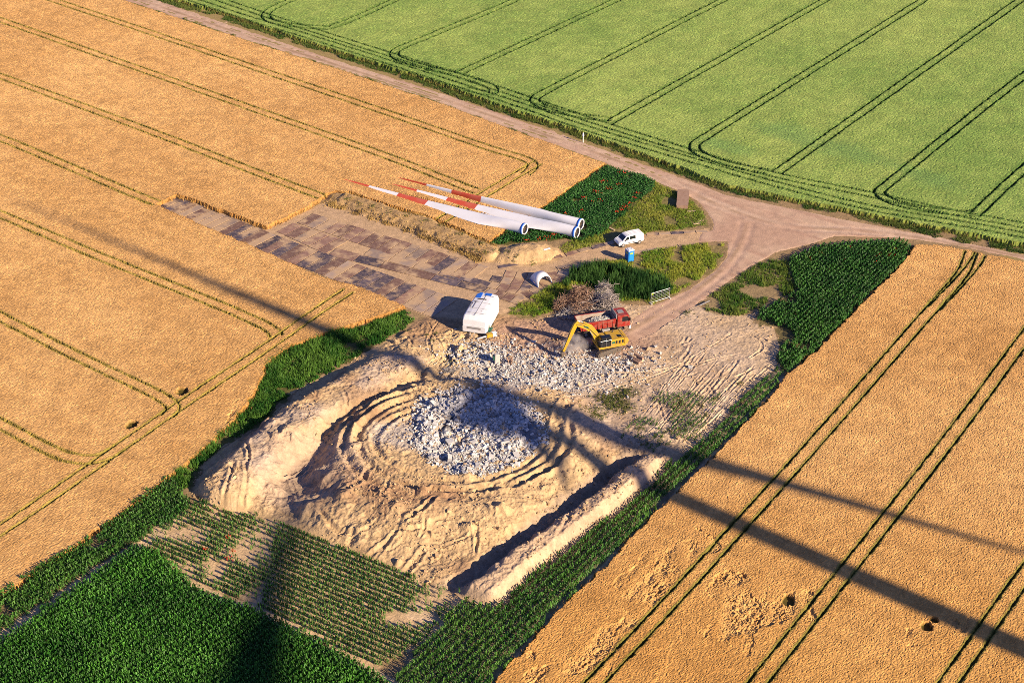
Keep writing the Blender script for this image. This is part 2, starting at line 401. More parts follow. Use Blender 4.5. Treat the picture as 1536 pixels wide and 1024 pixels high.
# ================================================================== ground of the site
def Z2(pts, z): return PL(pts, z)
BANKL = smooth_line(Z2([(322,735),(352,705),(415,650),(480,603),(540,566),(590,538),(632,512)], 2.0), 2)
BANKR = smooth_line(Z2([(724,880),(800,824),(880,763),(945,717),(985,692)], 1.6), 2)
TRENCH = smooth_line(PL([(672,882),(705,872),(770,826),(845,770),(905,724),(945,690)]), 2)
PLAT = PL([(520,650),(508,690),(533,745),(574,752),(617,765),(655,757),(711,760),(767,745),(830,704),(895,668),(860,610),(780,575),(640,580),(565,610)], 1.8)
SPOIL = smooth_line(PL([(508,294),(580,317),(660,346),(735,377)], 0.6), 2)
HEAP = P(790, 376, 0.7)
RUBC = P(715, 645, 1.6)
RINGS = [T(p, 1.8, 3) for p in [
  [(655,610),(590,628),(562,650),(560,672),(580,695),(620,712),(660,722),(720,724),(775,708),(812,682),(832,650)],
  [(650,590),(580,612),(540,640),(533,668),(552,700),(590,722),(640,737),(700,740),(760,726),(815,698),(845,660)],
  [(620,585),(560,608),(522,640),(512,672),(530,706),(566,730),(600,740)],
  [(640,575),(575,590),(530,620),(505,650)], [(760,735),(810,712),(845,690),(858,660),(850,630)], [(700,735),(740,738),(790,724),(830,700),(850,672)],
  [(830,655),(836,620),(850,600)], [(820,690),(838,655),(845,620),(862,595)]]]
APRON = []
for off in range(22):
    a = np.array([940 + off * 5.2, 655 + off * .9]); b = np.array([1052 + off * 5.2, 512 + off * 2.0])
    if off % 3 == 2 or off in (4, 13): continue
    w0, w1 = RNG.uniform(0, .25), RNG.uniform(.75, 1)
    APRON.append(T([tuple(a * (1 - w0) + b * w0), tuple(a * .5 + b * .5 + np.array([RNG.uniform(-4, 4), 0])), tuple(a * (1 - w1) + b * w1)], 0, 2))
APRON += [T(p, 0, 2) for p in [[(1000,640),(985,600),(1000,570),(1050,545),(1100,530)], [(900,560),(960,560),(1050,545),(1120,528)], [(880,600),(940,575),(1000,560),(1100,500)],
   [(1120,540),(1150,520),(1125,500),(1100,498)], [(960,660),(1000,625),(1060,560)], [(890,640),(950,655),(1010,670)], [(870,630),(930,660),(1000,690)], [(870,520),(940,525),(1000,545),(1060,548)],
   [(660,480),(640,510),(650,545)], [(640,480),(660,520),(690,555)], [(600,520),(640,540),(690,545)], [(700,520),(650,545),(600,575)], [(720,530),(670,555),(610,590)], [(1100,600),(1130,570),(1160,545)], [(1040,660),(1095,605),(1140,565)]]]
GOUGE = [T(p, 1.2, 2) for p in [[(690,540),(660,562),(640,580)], [(720,515),(690,528),(665,548)], [(605,790),(640,770),(655,752)], [(520,745),(560,752),(600,760)], [(575,790),(600,800),(640,795)], [(480,765),(500,790),(540,800)],
   [(330,760),(350,720),(352,700)], [(360,760),(372,730),(370,700)], [(745,890),(735,905),(750,912)], [(790,860),(770,880),(765,890)], [(860,770),(840,800),(836,815)], [(560,700),(540,730),(520,740)], [(600,795),(565,820),(540,828)], [(640,815),(610,845),(600,850)], [(690,700),(760,706),(800,690)]]]

def ground_height(X, Y):
    jx = X + fbm(X, Y, 2.2, 3, 201) * 0.7; jy = Y + fbm(X, Y, 2.2, 3, 202) * 0.7
    site = inside(jx, jy, SITE)
    # distance inside the outline for a soft start
    D, _ = dist(X, Y, SITE, 3.0, closed=True)
    w = np.where(site, sm(np.clip(D, 0, 2.0) / 1.6), 0.0)
    n3 = fbm(X, Y, 4.0, 4, 211); n1 = fbm(X, Y, 1.1, 4, 221); n0 = fbm(X, Y, 0.4, 2, 231)
    Z = np.zeros(X.shape)
    # working platform
    D, _ = dist(jx, jy, PLAT, 14.0, closed=True)
    inn = inside(jx, jy, PLAT)
    front = sm((P(715, 740)[1] + 3 - Y) / 9.0)
    Wd = 5.0 + 5.0 * front
    pz = np.where(inn, 1.0, sm(1 - np.clip(D, 0, 99) / Wd)) * 1.9
    crest = np.exp(-(D / 2.2) ** 2) * 0.35 * front
    Z += pz + crest
    # spoil banks
    D, t = dist(jx, jy, BANKL, 9.0)
    Z = np.maximum(Z, 2.25 * np.interp(t, [0, .1, .55, .85, 1], [.85, 1, 1, .65, .3]) * sm((5.4 - D) / 3.9))
    D, t = dist(jx, jy, BANKR, 8.0)
    Z = np.maximum(Z, 1.75 * np.interp(t, [0, .08, .8, 1], [.75, 1, 1, .7]) * sm((4.0 - D) / 3.0))
    D, t = dist(jx, jy, TRENCH, 5.0)
    Z -= 1.0 * sm((2.2 - D) / 1.8)
    # hollow beside the left bank, and the dug pit under the rubble
    hp = P(462, 712); d = np.hypot((X - hp[0]) / 0.85, (Y - hp[1]) / 1.5) + .4 * n3
    Z -= 0.75 * sm((6.6 - d) / 4.8)
    hp = P(905, 692); d = np.hypot(X - hp[0], Y - hp[1])
    Z -= 0.9 * sm((4.5 - d) / 3.0)
    q = (X - RUBC[0]) * E1[0] + (Y - RUBC[1]) * E1[1]; r = (X - RUBC[0]) * E2[0] + (Y - RUBC[1]) * E2[1]
    d = np.hypot(q / 1.0, r / 1.0) + 1.7 * fbm(X, Y, 5.0, 3, 243)
    Z -= 0.55 * sm((10.5 - d) / 3.5)
    # concrete rubble: a hummocky heap with gullies
    heap = sm((9.6 - d) / 2.6)
    gul = np.abs(fbm(X * E2[0] * .45 + Y * E2[1] * .45, X * E1[0] + Y * E1[1], 4.6, 2, 241))
    Z += heap * (0.75 + 0.5 * n3 + 0.55 * (sm(gul / 0.30) - 0.85))
    # loose earth everywhere on the site
    rough = np.ones(X.shape)
    ap = sm((X - 6) / 8.0) * sm((Y - P(900, 660)[1]) / 6.0)
    rough = 1 - 0.62 * ap
    ring = sm((19 - np.hypot(X - RUBC[0], Y - RUBC[1])) / 3) * 0.55
    crease = np.abs(fbm(X, Y, 1.9, 4, 271)); crease2 = np.abs(fbm(X * .6 + Y * .3, Y * .9 - X * .3, 3.8, 4, 281))
    Z += w * rough * ((0.24 * n3 + 0.34 * np.minimum(crease2, .5) ) * (1 - ring) + 0.20 * np.minimum(crease, .4) + 0.055 * n0 + 0.13 * np.clip(fbm(X, Y, 0.7, 3, 251), 0.25, 1))
    g2 = np.random.default_rng(5)
    for k in range(150):
        c_ = P(*[(g2.uniform(590, 720), g2.uniform(490, 580)), (g2.uniform(430, 540), g2.uniform(630, 780)), (g2.uniform(500, 760), g2.uniform(735, 840)), (g2.uniform(700, 960), g2.uniform(690, 800)), (g2.uniform(300, 520), g2.uniform(600, 760))][k % 5], 1.2)
        r_ = g2.uniform(.35, 1.1); hh = g2.uniform(.15, .55) * (1 if g2.random() < .7 else -.7)
        bb = (np.abs(X - c_[0]) < 3) & (np.abs(Y - c_[1]) < 3)
        if bb.any():
            an = g2.uniform(0, 3.14); a_ = (X[bb] - c_[0]) * math.cos(an) + (Y[bb] - c_[1]) * math.sin(an); b_ = -(X[bb] - c_[0]) * math.sin(an) + (Y[bb] - c_[1]) * math.cos(an)
            Z[bb] += hh * sm(1.25 - np.hypot(a_ / (r_ * 1.7), b_ / r_) + .3 * n1[bb])
    for k in range(90):
        c_ = P(*[(g2.uniform(580, 720), g2.uniform(490, 580)), (g2.uniform(480, 800), g2.uniform(740, 850)), (g2.uniform(310, 520), g2.uniform(590, 770)), (g2.uniform(850, 1120), g2.uniform(490, 660))][k % 4], 1.0)
        an = math.atan2(E2[1], E2[0]) + g2.normal(0, .45) if k % 2 else g2.uniform(0, 3.14); L_ = g2.uniform(.8, 3.0)
        D, t = dist(X, Y, [(c_[0] - L_ * math.cos(an), c_[1] - L_ * math.sin(an)), (c_[0] + .3, c_[1] - .2), (c_[0] + L_ * math.cos(an), c_[1] + L_ * math.sin(an))], 1.5)
        D = np.abs(D + .08 * n1); dp = g2.uniform(.08, .26) * (.5 if k % 4 in (1, 3) else .9)
        Z += sm(t / .2) * sm((1 - t) / .2) * (-dp * np.exp(-(D / .16) ** 2) + dp * .7 * np.exp(-((D - .36) / .16) ** 2))
    # ruts with thrown-up edges
    for L, dp, wd in [(l, 0.34, 0.40) for l in RINGS] + [(l, 0.10, 0.13) for l in APRON] + [(l, 0.20, 0.26) for l in GOUGE]:
        for s in ((-0.85, 0.85) if dp > 0.25 and dp < 0.32 else (0,)):
            D, t = dist(X, Y, offset_line(L, s), 2.2)
            D = np.abs(D + 0.07 * n1 + .18 * n3)
            fade = sm(t / 0.12) * sm((1 - t) / 0.12) * (0.6 + 0.4 * sm(0.75 + 1.6 * fbm(X, Y, 6.0, 2, 261 + int(s * 3))))
            Z += fade * (-dp * np.exp(-(D / wd) ** 2) + dp * 0.75 * np.exp(-((D - wd * 2.0) / (wd * .8)) ** 2))
    Zs = Z * np.maximum(w, 0)
    # spoil strip and sand heap by the plates
    D, t = dist(jx, jy, SPOIL, 5.0)
    sp = (0.85 + 0.06 * n1 + 0.08 * n3) * sm((2.9 - D) / 1.7) * np.interp(t, [0, .03, 1], [.6, 1, 1]); Zs = np.where(sp > 0.01, np.maximum(Zs, sp), Zs)
    d = np.hypot((X - HEAP[0]) / 1.5, (Y - HEAP[1])) + 0.5 * n3
    sp = 1.35 * sm((4.2 - d) / 3.2) + 0.08 * n1 * (d < 4.2); Zs = np.where(d < 4.1, np.maximum(Zs, sp), Zs)
    Zs += 0.03 * n1 + 0.015 * n0
    return Zs, w, n3, n1, n0, d

def uneven(a, b, f0, f1, fine, coarse):
    return np.concatenate([np.arange(a, f0, coarse), np.arange(f0, f1, fine), np.arange(f1, b + coarse * .5, coarse)])
GXS = uneven(-72, 82, -40, 42, 0.115, 0.30); GYS = uneven(124, 256, 137, 208, 0.125, 0.26)
X, Y = np.meshgrid(GXS, GYS)
X[:, 1:-1] += RNG.uniform(-.28, .28, X[:, 1:-1].shape) * 0.115; Y[1:-1] += RNG.uniform(-.28, .28, Y[1:-1].shape) * 0.125
Zg, siteW, n3, n1, n0, _ = ground_height(X, Y)
for poly_, dz in ((ROAD, -0.10),):
    inn = inside(X, Y, poly_); D, _ = dist(X, Y, poly_, 1.0, closed=True)
    Zg = np.where(inn & (D > 0.35), Zg * 0.3 + dz, Zg)
pl_in = inside(X, Y, PLATES)
Zg = np.where(pl_in & ~(Zg > 0.25), Zg * 0.35 - 0.02, Zg)

def mixc(col, target, f):
    f = np.clip(f, 0, 1)[..., None]
    return col * (1 - f) + np.array(target) * f
SOIL = (0.30, 0.21, 0.11)
col = np.ones(X.shape + (3,)) * np.array(SOIL)
col = mixc(col, (0.49, 0.345, 0.185), siteW > 0.02)
col = mixc(col, (0.55, 0.385, 0.20), (siteW > 0.02) * np.clip(0.5 + n3, 0, 1) * .6)
moist = sm((fbm(X, Y, 7, 4, 301) - 0.05) / 0.5) * (siteW > 0.02)
hp = P(462, 712); hd = np.hypot(X - hp[0], Y - hp[1])
moist = moist * sm((hd - 7) / 4)
col = mixc(col, (0.30, 0.185, 0.105), moist * 0.8)
col = mixc(col, (0.46, 0.34, 0.235), sm((10 - hd) / 4) * .8)
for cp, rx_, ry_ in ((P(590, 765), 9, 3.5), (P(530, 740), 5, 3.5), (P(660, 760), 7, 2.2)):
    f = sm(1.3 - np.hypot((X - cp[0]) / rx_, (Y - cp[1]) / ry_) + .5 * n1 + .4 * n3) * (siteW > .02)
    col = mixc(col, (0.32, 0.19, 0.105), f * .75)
pale = sm((X - 4) / 9.0) * sm((Y - P(900, 690)[1]) / 6.0) * (siteW > 0.02)
col = mixc(col, (0.52, 0.405, 0.29), pale * (0.65 + 0.35 * n3))
# grey concrete dust round the breaking place
dst = np.hypot((X - P(800, 560)[0]) / 1.5, Y - P(800, 560)[1]) + 1.8 * n3
col = mixc(col, (0.40, 0.365, 0.325), sm((9.0 - dst) / 4.0) * 0.95)
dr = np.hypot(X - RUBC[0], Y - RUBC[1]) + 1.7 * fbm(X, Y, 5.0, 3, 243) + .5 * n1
col = mixc(col, (0.26, 0.25, 0.245), sm((9.8 - dr) / 1.6))  # shade in the gaps between the stones, put into the ground colour
dl = np.hypot((X - P(610,668)[0]) / 1.3, Y - P(610,668)[1]) + 1.2 * n3
col = mixc(col, (0.46, 0.41, 0.35), sm((4.5 - dl) / 2.5) * .8)
# pale grey crust on the banks
D, _ = dist(X, Y, BANKL, 8.0)
col = mixc(col, (0.42, 0.335, 0.26), sm((4.5 - D) / 3) * sm(fbm(X, Y, 5, 3, 311) + .35) * .8)
D, _ = dist(X, Y, BANKR, 8.0)
col = mixc(col, (0.52, 0.38, 0.255), sm((4.5 - D) / 3) * .7)
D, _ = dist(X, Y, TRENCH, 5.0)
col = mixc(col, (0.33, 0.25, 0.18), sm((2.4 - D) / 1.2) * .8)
# reddish trodden earth by the lorry
d = np.hypot((X - P(860, 505)[0]) / 2.2, Y - P(860, 505)[1]) + n3 * 1.5
col = mixc(col, (0.37, 0.24, 0.17), sm((7.5 - d) / 3) * .85)
# plate road: sand between the plates
col = mixc(col, (0.50, 0.345, 0.20), pl_in * 1.0)
col = mixc(col, (0.48, 0.33, 0.20), pl_in * sm(fbm(X, Y, 3, 3, 321) + .2) * .6)
D, t = dist(X, Y, SPOIL, 5.0)
col = mixc(col, (0.40, 0.265, 0.125), sm((3.2 - D) / .8))
d = np.hypot((X - HEAP[0]) / 1.5, (Y - HEAP[1])) + 0.5 * n3
col = mixc(col, (0.52, 0.355, 0.18), sm((4.6 - d) / 1.0))
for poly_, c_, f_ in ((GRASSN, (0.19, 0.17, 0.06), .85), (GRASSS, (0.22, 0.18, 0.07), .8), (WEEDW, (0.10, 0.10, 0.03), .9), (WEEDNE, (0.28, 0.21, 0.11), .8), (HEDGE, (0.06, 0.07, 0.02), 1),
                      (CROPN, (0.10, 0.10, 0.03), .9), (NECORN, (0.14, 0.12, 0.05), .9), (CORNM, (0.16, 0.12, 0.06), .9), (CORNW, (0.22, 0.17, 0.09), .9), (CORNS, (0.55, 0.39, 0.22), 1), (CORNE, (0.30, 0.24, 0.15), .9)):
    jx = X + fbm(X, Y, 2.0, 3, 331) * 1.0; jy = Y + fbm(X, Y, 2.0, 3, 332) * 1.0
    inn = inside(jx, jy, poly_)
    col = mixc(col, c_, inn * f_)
# bare sandy headland strips in the maize
for pts, wd in (([(-60,996),(60,916),(150,855),(212,815),(262,778)], 1.1), ([(285,878),(330,897),(400,922),(470,960),(520,990),(600,1030)], 0.9), ([(598,905),(655,935),(640,958)], 1.2), ([(1182,562),(1112,641),(1056,697),(1027,726),(965,788),(832,922),(741,1024)], 0.45)):
    D, _ = dist(X, Y, PL(pts), 3.0)
    col = mixc(col, (0.60, 0.44, 0.27), sm((wd + .25 * n1 - D) / .35))
col = col * (1 + 0.10 * n1 + 0.10 * n0)[..., None]
M_GROUND = mat_attr('bare_ground', 0.95, fine=(1.1, 5.0), amp=0.13, bump=0.55, bscale=3.5, spec=0.1)
xa, xb, ya, yb = X.min(), X.max(), Y.min(), Y.max(); R = 3000.0
ev = np.array([(-R, -R, -.03), (R, -R, -.03), (R, R, -.03), (-R, R, -.03), (xa, ya, -.03), (xb, ya, -.03), (xb, yb, -.03), (xa, yb, -.03)])
eq = [(0, 1, 5, 4), (1, 2, 6, 5), (2, 3, 7, 6), (3, 0, 4, 7)]
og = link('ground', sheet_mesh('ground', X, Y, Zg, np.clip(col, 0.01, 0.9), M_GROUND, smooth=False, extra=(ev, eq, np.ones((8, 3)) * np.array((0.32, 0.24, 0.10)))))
tag(og, 'sandy excavated ground with spoil banks and wheel ruts', 'ground', kind='structure')
GX0, GY0 = X[0, 0], Y[0, 0]; GNX, GNY = X.shape[1], X.shape[0]
def gz(x, y):
    """height of the ground at a place"""
    x = np.asarray(x, float); y = np.asarray(y, float)
    i = np.clip(np.round(np.interp(x, GXS, np.arange(GNX))).astype(int), 0, GNX - 1); j = np.clip(np.round(np.interp(y, GYS, np.arange(GNY))).astype(int), 0, GNY - 1)
    return Zg[j, i]

# ------------------------------------------------------------------ dirt road
M_ROAD = mat_attr('dirt_road', 0.95, fine=(0.7, 4.0), amp=0.09, bump=0.35, bscale=4.0, spec=0.1)
X, Y = grid(ROAD[:, 0].min(), ROAD[:, 0].max(), ROAD[:, 1].min(), min(ROAD[:, 1].max(), 400), 0.25, 0.3)
wx = X + fbm(X, Y, 1.5, 3, 5) * 0.5; wy = Y + fbm(X, Y, 1.5, 3, 9) * 0.5
m = inside(wx, wy, ROAD)
RC = T([(80,-45),(210,0),(425,73),(645,142),(850,213),(950,250),(1040,290),(1100,318),(1180,342),(1300,345),(1400,360),(1536,385),(1660,412)], 0, 2)
RS = T([(1120,335),(1110,370),(1085,405),(1040,440),(990,470),(945,495)], 0, 2)
n3r = fbm(X, Y, 3.0, 4, 405); n1r = fbm(X, Y, 0.7, 3, 406); strk = fbm((X * E1[1] - Y * E1[0]) * 1.0, (X * E1[0] + Y * E1[1]) * 0.06, 0.9, 3, 407)
Z = 0.03 + 0.02 * n3r + 0.012 * n1r
col = np.ones(X.shape + (3,)) * np.array((0.50, 0.335, 0.235))
col = mixc(col, (0.56, 0.40, 0.275), np.clip(.4 + .6 * n3r, 0, 1))
col = mixc(col, (0.40, 0.245, 0.17), sm(strk + .1) * .6)
Z = Z + .05 * strk * sm(n3r + .6)
for L, g, cc in ((RC, 1.9, (0.60, 0.44, 0.32)), (RS, 2.0, (0.52, 0.36, 0.26))):
    for s in (-1, 1):
        D, t = dist(X, Y, offset_line(L, s * g / 2), 2.0)
        f = np.exp(-((D + .15 * n1r) / .45) ** 2)
        Z -= .06 * f; col = mixc(col, cc, f * .6)
    D, t = dist(X, Y, L, 2.0)
    col = mixc(col, (0.33, 0.225, 0.13), np.exp(-((D + .15 * n1r) / .35) ** 2) * .75 * sm(fbm(X, Y, 6, 2, 411) + .6))
jc = P(1135, 350); d = np.hypot((X - jc[0]) / 1.2, Y - jc[1]) + 2 * n3r
col = mixc(col, (0.44, 0.28, 0.195), sm((11 - d) / 8) * .6)
Dm, _ = dist(X, Y, ROAD, 2.0, closed=True)
Z = np.where(m, Z - 0.07 * sm((0.5 - Dm) / .5), -0.08)
col = col * (1 + .08 * n1r)[..., None]
orr = link('dirt_road', sheet_mesh('dirt_road', X, Y, Z, np.clip(col, 0, 1), M_ROAD, keep=m))
tag(orr, 'pinkish dirt road and junction between the fields', 'dirt road', kind='structure')
# ================================================================== planting
M_LEAF = mat_attr('leaf', 0.55, translucent=0.28, spec=0.35)
M_STRAW = mat_attr('straw', 0.8, translucent=0.15, spec=0.2)

def scatter(poly, dens, mask=None):
    a = poly.min(0); b = poly.max(0)
    n = int((b[0] - a[0]) * (b[1] - a[1]) * dens)
    x = RNG.uniform(a[0], b[0], n); y = RNG.uniform(a[1], b[1], n)
    k = inside(x + fbm(x, y, 2.0, 2, 5) * .5, y + fbm(x, y, 2.0, 2, 6) * .5, poly)
    if mask is not None: k &= mask(x, y)
    return x[k], y[k]

def rows(poly, d, gap, step, jit=0.05, mask=None):
    d = np.array(d) / np.linalg.norm(d); nrm = np.array([-d[1], d[0]])
    a = poly @ d; b = poly @ nrm
    A, B = np.meshgrid(np.arange(a.min(), a.max(), step), np.arange(b.min(), b.max(), gap))
    A = A + RNG.uniform(-step * .4, step * .4, A.shape); B = B + RNG.normal(0, jit, B.shape)
    x = (A * d[0] + B * nrm[0]).ravel(); y = (A * d[1] + B * nrm[1]).ravel()
    k = inside(x + fbm(x, y, 1.5, 2, 5) * .3, y + fbm(x, y, 1.5, 2, 6) * .3, poly)
    if mask is not None: k &= mask(x, y)
    return x[k], y[k]

def tint(n, c0, c1, x, y, size=4.0, s=0, jit=0.18):
    k = np.clip(0.5 + 0.6 * fbm(x, y, size, 3, s) + RNG.normal(0, .18, n), 0, 1)[:, None]
    c = np.array(c0) * (1 - k) + np.array(c1) * k
    return c * (1 + RNG.uniform(-jit, jit, (n, 1)))

def leafy(name, x, y, z, h, col, nl, reach, width, mat_, lift=0.35, up=0.85):
    """plants with arching strap leaves: nl leaves each, two quads a leaf"""
    n = len(x)
    Vs = []; Cs = []
    for i in range(nl):
        az = RNG.uniform(0, 2 * np.pi, n)
        z0 = h * (0.05 + up * i / nl) ; r = reach * (0.7 + 0.5 * RNG.random(n)) * (1.1 - 0.5 * i / nl)
        wd = width * (0.8 + 0.4 * RNG.random(n))
        dx, dy = np.cos(az), np.sin(az); px, py = -dy, dx
        rise = lift * h * (0.6 + 0.6 * RNG.random(n))
        def pt(t, zz, s):
            return np.stack([x + dx * r * t + px * wd * s, y + dy * r * t + py * wd * s, z + zz], 1)
        Vs.append(np.stack([pt(0.0, z0, -.25), pt(0.0, z0, .25), pt(.45, z0 + rise, .5), pt(.45, z0 + rise, -.5), pt(1.0, z0 + rise * .35, .06), pt(1.0, z0 + rise * .35, -.06)], 1))
        Cs.append(np.repeat((col * RNG.uniform(.55, 1.5, (n, 1)))[:, None, :], 6, 1))
    V = np.concatenate(Vs, 0).reshape(-1, 3); c = np.concatenate(Cs, 0).reshape(-1, 3)
    b = (np.arange(n * nl) * 6)[:, None]
    Q = np.concatenate([b + np.array([[0, 1, 2, 3]]), b + np.array([[3, 2, 4, 5]])], 0)
    return link(name, raw_mesh(name, V, Q, mat_, np.clip(c, 0, 1)))

def blades(name, x, y, z, h, col, nb, spread, width, mat_, lean=0.35):
    """tufts of tapering blades: nb triangles each"""
    n = len(x); Vs = []; Cs = []
    for i in range(nb):
        az = RNG.uniform(0, 2 * np.pi, n); ln = RNG.uniform(0, lean, n) * h; hh = h * RNG.uniform(.6, 1.1, n)
        bx = x + RNG.normal(0, spread, n); by = y + RNG.normal(0, spread, n)
        a2 = RNG.uniform(0, 2 * np.pi, n); wx, wy = np.cos(a2) * width / 2, np.sin(a2) * width / 2
        Vs.append(np.stack([np.stack([bx - wx, by - wy, z - .03], 1), np.stack([bx + wx, by + wy, z - .03], 1),
                            np.stack([bx + np.cos(az) * ln + wx * .3, by + np.sin(az) * ln + wy * .3, z + hh], 1)], 1))
        cc = col * RNG.uniform(.8, 1.2, (n, 1)); Cs.append(np.repeat(cc[:, None, :], 3, 1))
    V = np.concatenate(Vs, 0).reshape(-1, 3); c = np.concatenate(Cs, 0).reshape(-1, 3)
    return link(name, raw_mesh(name, V, None, mat_, np.clip(c, 0, 1), T=np.arange(len(V)).reshape(-1, 3)))

def frame_ok(x, y, m=14):
    return (np.abs(x) < (y * math.cos(DEP) + CAM_H * math.sin(DEP)) * 0.334 + m) & (y > 112)

# --- maize
x, y = rows(CORNM, E2, 0.75, 0.16, .06, frame_ok)
h = 1.15 + 0.15 * fbm(x, y, 6, 3, 1)
o = leafy('maize_crop', x, y, gz(x, y), h, tint(len(x), (0.024, 0.11, 0.010), (0.08, 0.25, 0.028), x, y, 5, 2, .42), 7, 0.44, 0.13, M_LEAF)
tag(o, 'dense dark green maize crop in the near corner below the sandy strip', 'maize', kind='stuff')
x, y = rows(CORNW, E2, 0.75, 0.16, .07, lambda x, y: frame_ok(x, y) & (fbm(x, y, 2.5, 3, 7) > -.55))
o = leafy('maize_crop', x, y, gz(x, y), 0.95 + 0.2 * fbm(x, y, 5, 2, 1), tint(len(x), (0.030, 0.110, 0.012), (0.085, 0.21, 0.028), x, y, 4, 3, .42), 6, 0.42, 0.14, M_LEAF)
tag(o, 'strip of maize between the ripe wheat and the bare sandy strip', 'maize', kind='stuff')
rd = P(640, 878) - P(380, 774)
bare = P(620, 930)
x, y = rows(CORNS, rd, 0.80, 0.17, .05, lambda x, y: (RNG.random(len(x)) < np.clip(.95 - 1.0 * sm((fbm(x, y, 5, 3, 8) - .1) / .4) * (x > -18) - .8 * sm((.15 + fbm(x, y, 4, 2, 12)) / .5) * (x < -30), .06, 1)) & (np.hypot((x - bare[0]) / 1.6, y - bare[1]) + fbm(x, y, 2, 2, 66) > 1.5))
h = 0.66 + 0.12 * fbm(x, y, 3, 2, 1)
c = tint(len(x), (0.040, 0.14, 0.016), (0.10, 0.23, 0.035), x, y, 4, 4, .35)
o = leafy('maize_crop', x, y, gz(x, y), h, c, 6, 0.30, 0.10, M_LEAF, lift=.5)
tag(o, 'thin rows of young maize with bare sand showing below the excavation', 'maize', kind='stuff')
x, y = rows(CORNE, E2, 0.95, 0.15, .05, lambda x, y: frame_ok(x, y) & (RNG.random(len(x)) < np.where(y > 172, .80, .97)))
o = leafy('maize_crop', x, y, gz(x, y), np.where(y > 172, .8, 1.1) + 0.12 * fbm(x, y, 3, 2, 1), tint(len(x), (0.030, 0.115, 0.012), (0.085, 0.21, 0.028), x, y, 4, 5, .42), 6, 0.34, 0.12, M_LEAF)
tag(o, 'narrow strip of maize along the spoil bank and the wheat', 'maize', kind='stuff')
x, y = rows(NECORN, E2, 0.72, 0.17, .05, lambda x, y: fbm(x, y, 3.5, 3, 15) > np.where(x < P(1190, 440)[0], -.25, -.9))
o = leafy('maize_crop', x, y, gz(x, y), 0.95 + 0.1 * fbm(x, y, 3, 2, 1), tint(len(x), (0.022, 0.100, 0.014), (0.055, 0.175, 0.022), x, y, 4, 6, .4), 6, 0.36, 0.15, M_LEAF)
tag(o, 'dark green maize patch with red poppies beside the road junction', 'maize', kind='stuff')
x, y = rows(CROPN, E2, 0.5, 0.2, .06, lambda x, y: fbm(x, y, 3, 3, 16) > -.7)
keepb = np.ones(len(x), bool)
for a, b in BLADES:
    D, t = dist(x, y, [P(*a, 0.8), P(*b, 0.8)], 3.0); keepb &= D > np.interp(t, [0, .3, 1], [1.15, 1.5, .4])
x, y = x[keepb], y[keepb]
o = leafy('beet_crop', x, y, gz(x, y), 0.55 + 0.1 * fbm(x, y, 3, 2, 1), tint(len(x), (0.022, 0.105, 0.016), (0.05, 0.17, 0.028), x, y, 4, 8), 6, 0.34, 0.17, M_LEAF)
tag(o, 'dark green root crop with poppies behind the blade roots', 'root crop', kind='stuff')

# --- rough grass and weeds
def grass(name, label, poly, dens, h, c0, c1, nb=5, wd=.06, mask=None, seed=1, lean=.5, cat='grass', hv=.5):
    x, y = scatter(poly, dens, mask)
    hh = h * np.clip(1 + hv * fbm(x, y, 2.5, 3, seed) + RNG.normal(0, .15, len(x)), .25, 2)
    o = blades(name, x, y, gz(x, y), hh, tint(len(x), c0, c1, x, y, 3.0, seed + 3), nb, .14, wd, M_LEAF, lean)
    return tag(o, label, cat, kind='stuff')
def patchy(t, s, size=3.5):
    return lambda x, y: fbm(x, y, size, 3, s) > t
def no_plate(x, y): return ~inside(x, y, PLATES)
grass('rough_grass', 'yellowish green rough grass around the timber box by the junction', GRASSN, 15, .40, (0.15, 0.26, 0.028), (0.38, 0.39, 0.07), 6, .09, patchy(-.42, 21), 2)
grass('rough_grass', 'bright green rough grass between the plate track and the lorry road', GRASSS, 15, .5, (0.12, 0.26, 0.02), (0.40, 0.43, 0.06), 6, .09, patchy(-.35, 22), 3)
grass('nettle_bed', 'tall dark green weeds standing behind the brushwood', HEDGE, 14, 1.45, (0.018, 0.075, 0.018), (0.075, 0.17, 0.035), 7, .17, patchy(-.5, 23, 1.6), 4, .3, 'weeds', .55)
grass('weed_strip', 'green weeds along the foot of the long spoil bank', WEEDW, 12, .68, (0.025, 0.12, 0.015), (0.15, 0.30, 0.045), 7, .14, lambda x, y: fbm(x, y, 4, 3, 24) > np.where(inside(x, y, LODGED[3]), -.6, -.55), 5, .6, 'weeds', .95)
grass('weed_strip', 'patchy weeds on the hedge bank beside the lorry road', WEEDNE, 12, .6, (0.06, 0.16, 0.02), (0.22, 0.28, 0.05), 6, .11, patchy(-.25, 25), 6, .5, 'weeds')
VERG = offset_line(PL([(160,-42),(262,0),(340,20),(500,72),(645,118),(760,160),(858,190),(1000,241),(1093,277),(1260,311),(1401,341),(1536,368),(1700,405)]), -2.3)
vp = np.concatenate([offset_line(VERG, -.9), offset_line(VERG, 1.3)[::-1]])
x, y = scatter(vp, 18, lambda x, y: frame_ok(x, y, 25) & (fbm(x, y, 5, 3, 27) > -.5))
o = blades('verge_grass', x, y, np.full(len(x), 0.0), .38 * np.clip(1 + .5 * fbm(x, y, 3, 3, 28), .3, 2), tint(len(x), (0.05, 0.12, 0.018), (0.17, 0.21, 0.045), x, y, 4, 29), 5, .14, .10, M_LEAF, .5)
tag(o, 'grass verge between the dirt road and the green wheat', 'grass', kind='stuff')
vl = PL([(60,-42),(184,1),(348,55),(500,103),(645,151),(838,221),(909,248)])
vp = np.concatenate([offset_line(vl, .5), offset_line(vl, -.6)[::-1]])
x, y = scatter(vp, 14, lambda x, y: fbm(x, y, 5, 3, 37) > 0)
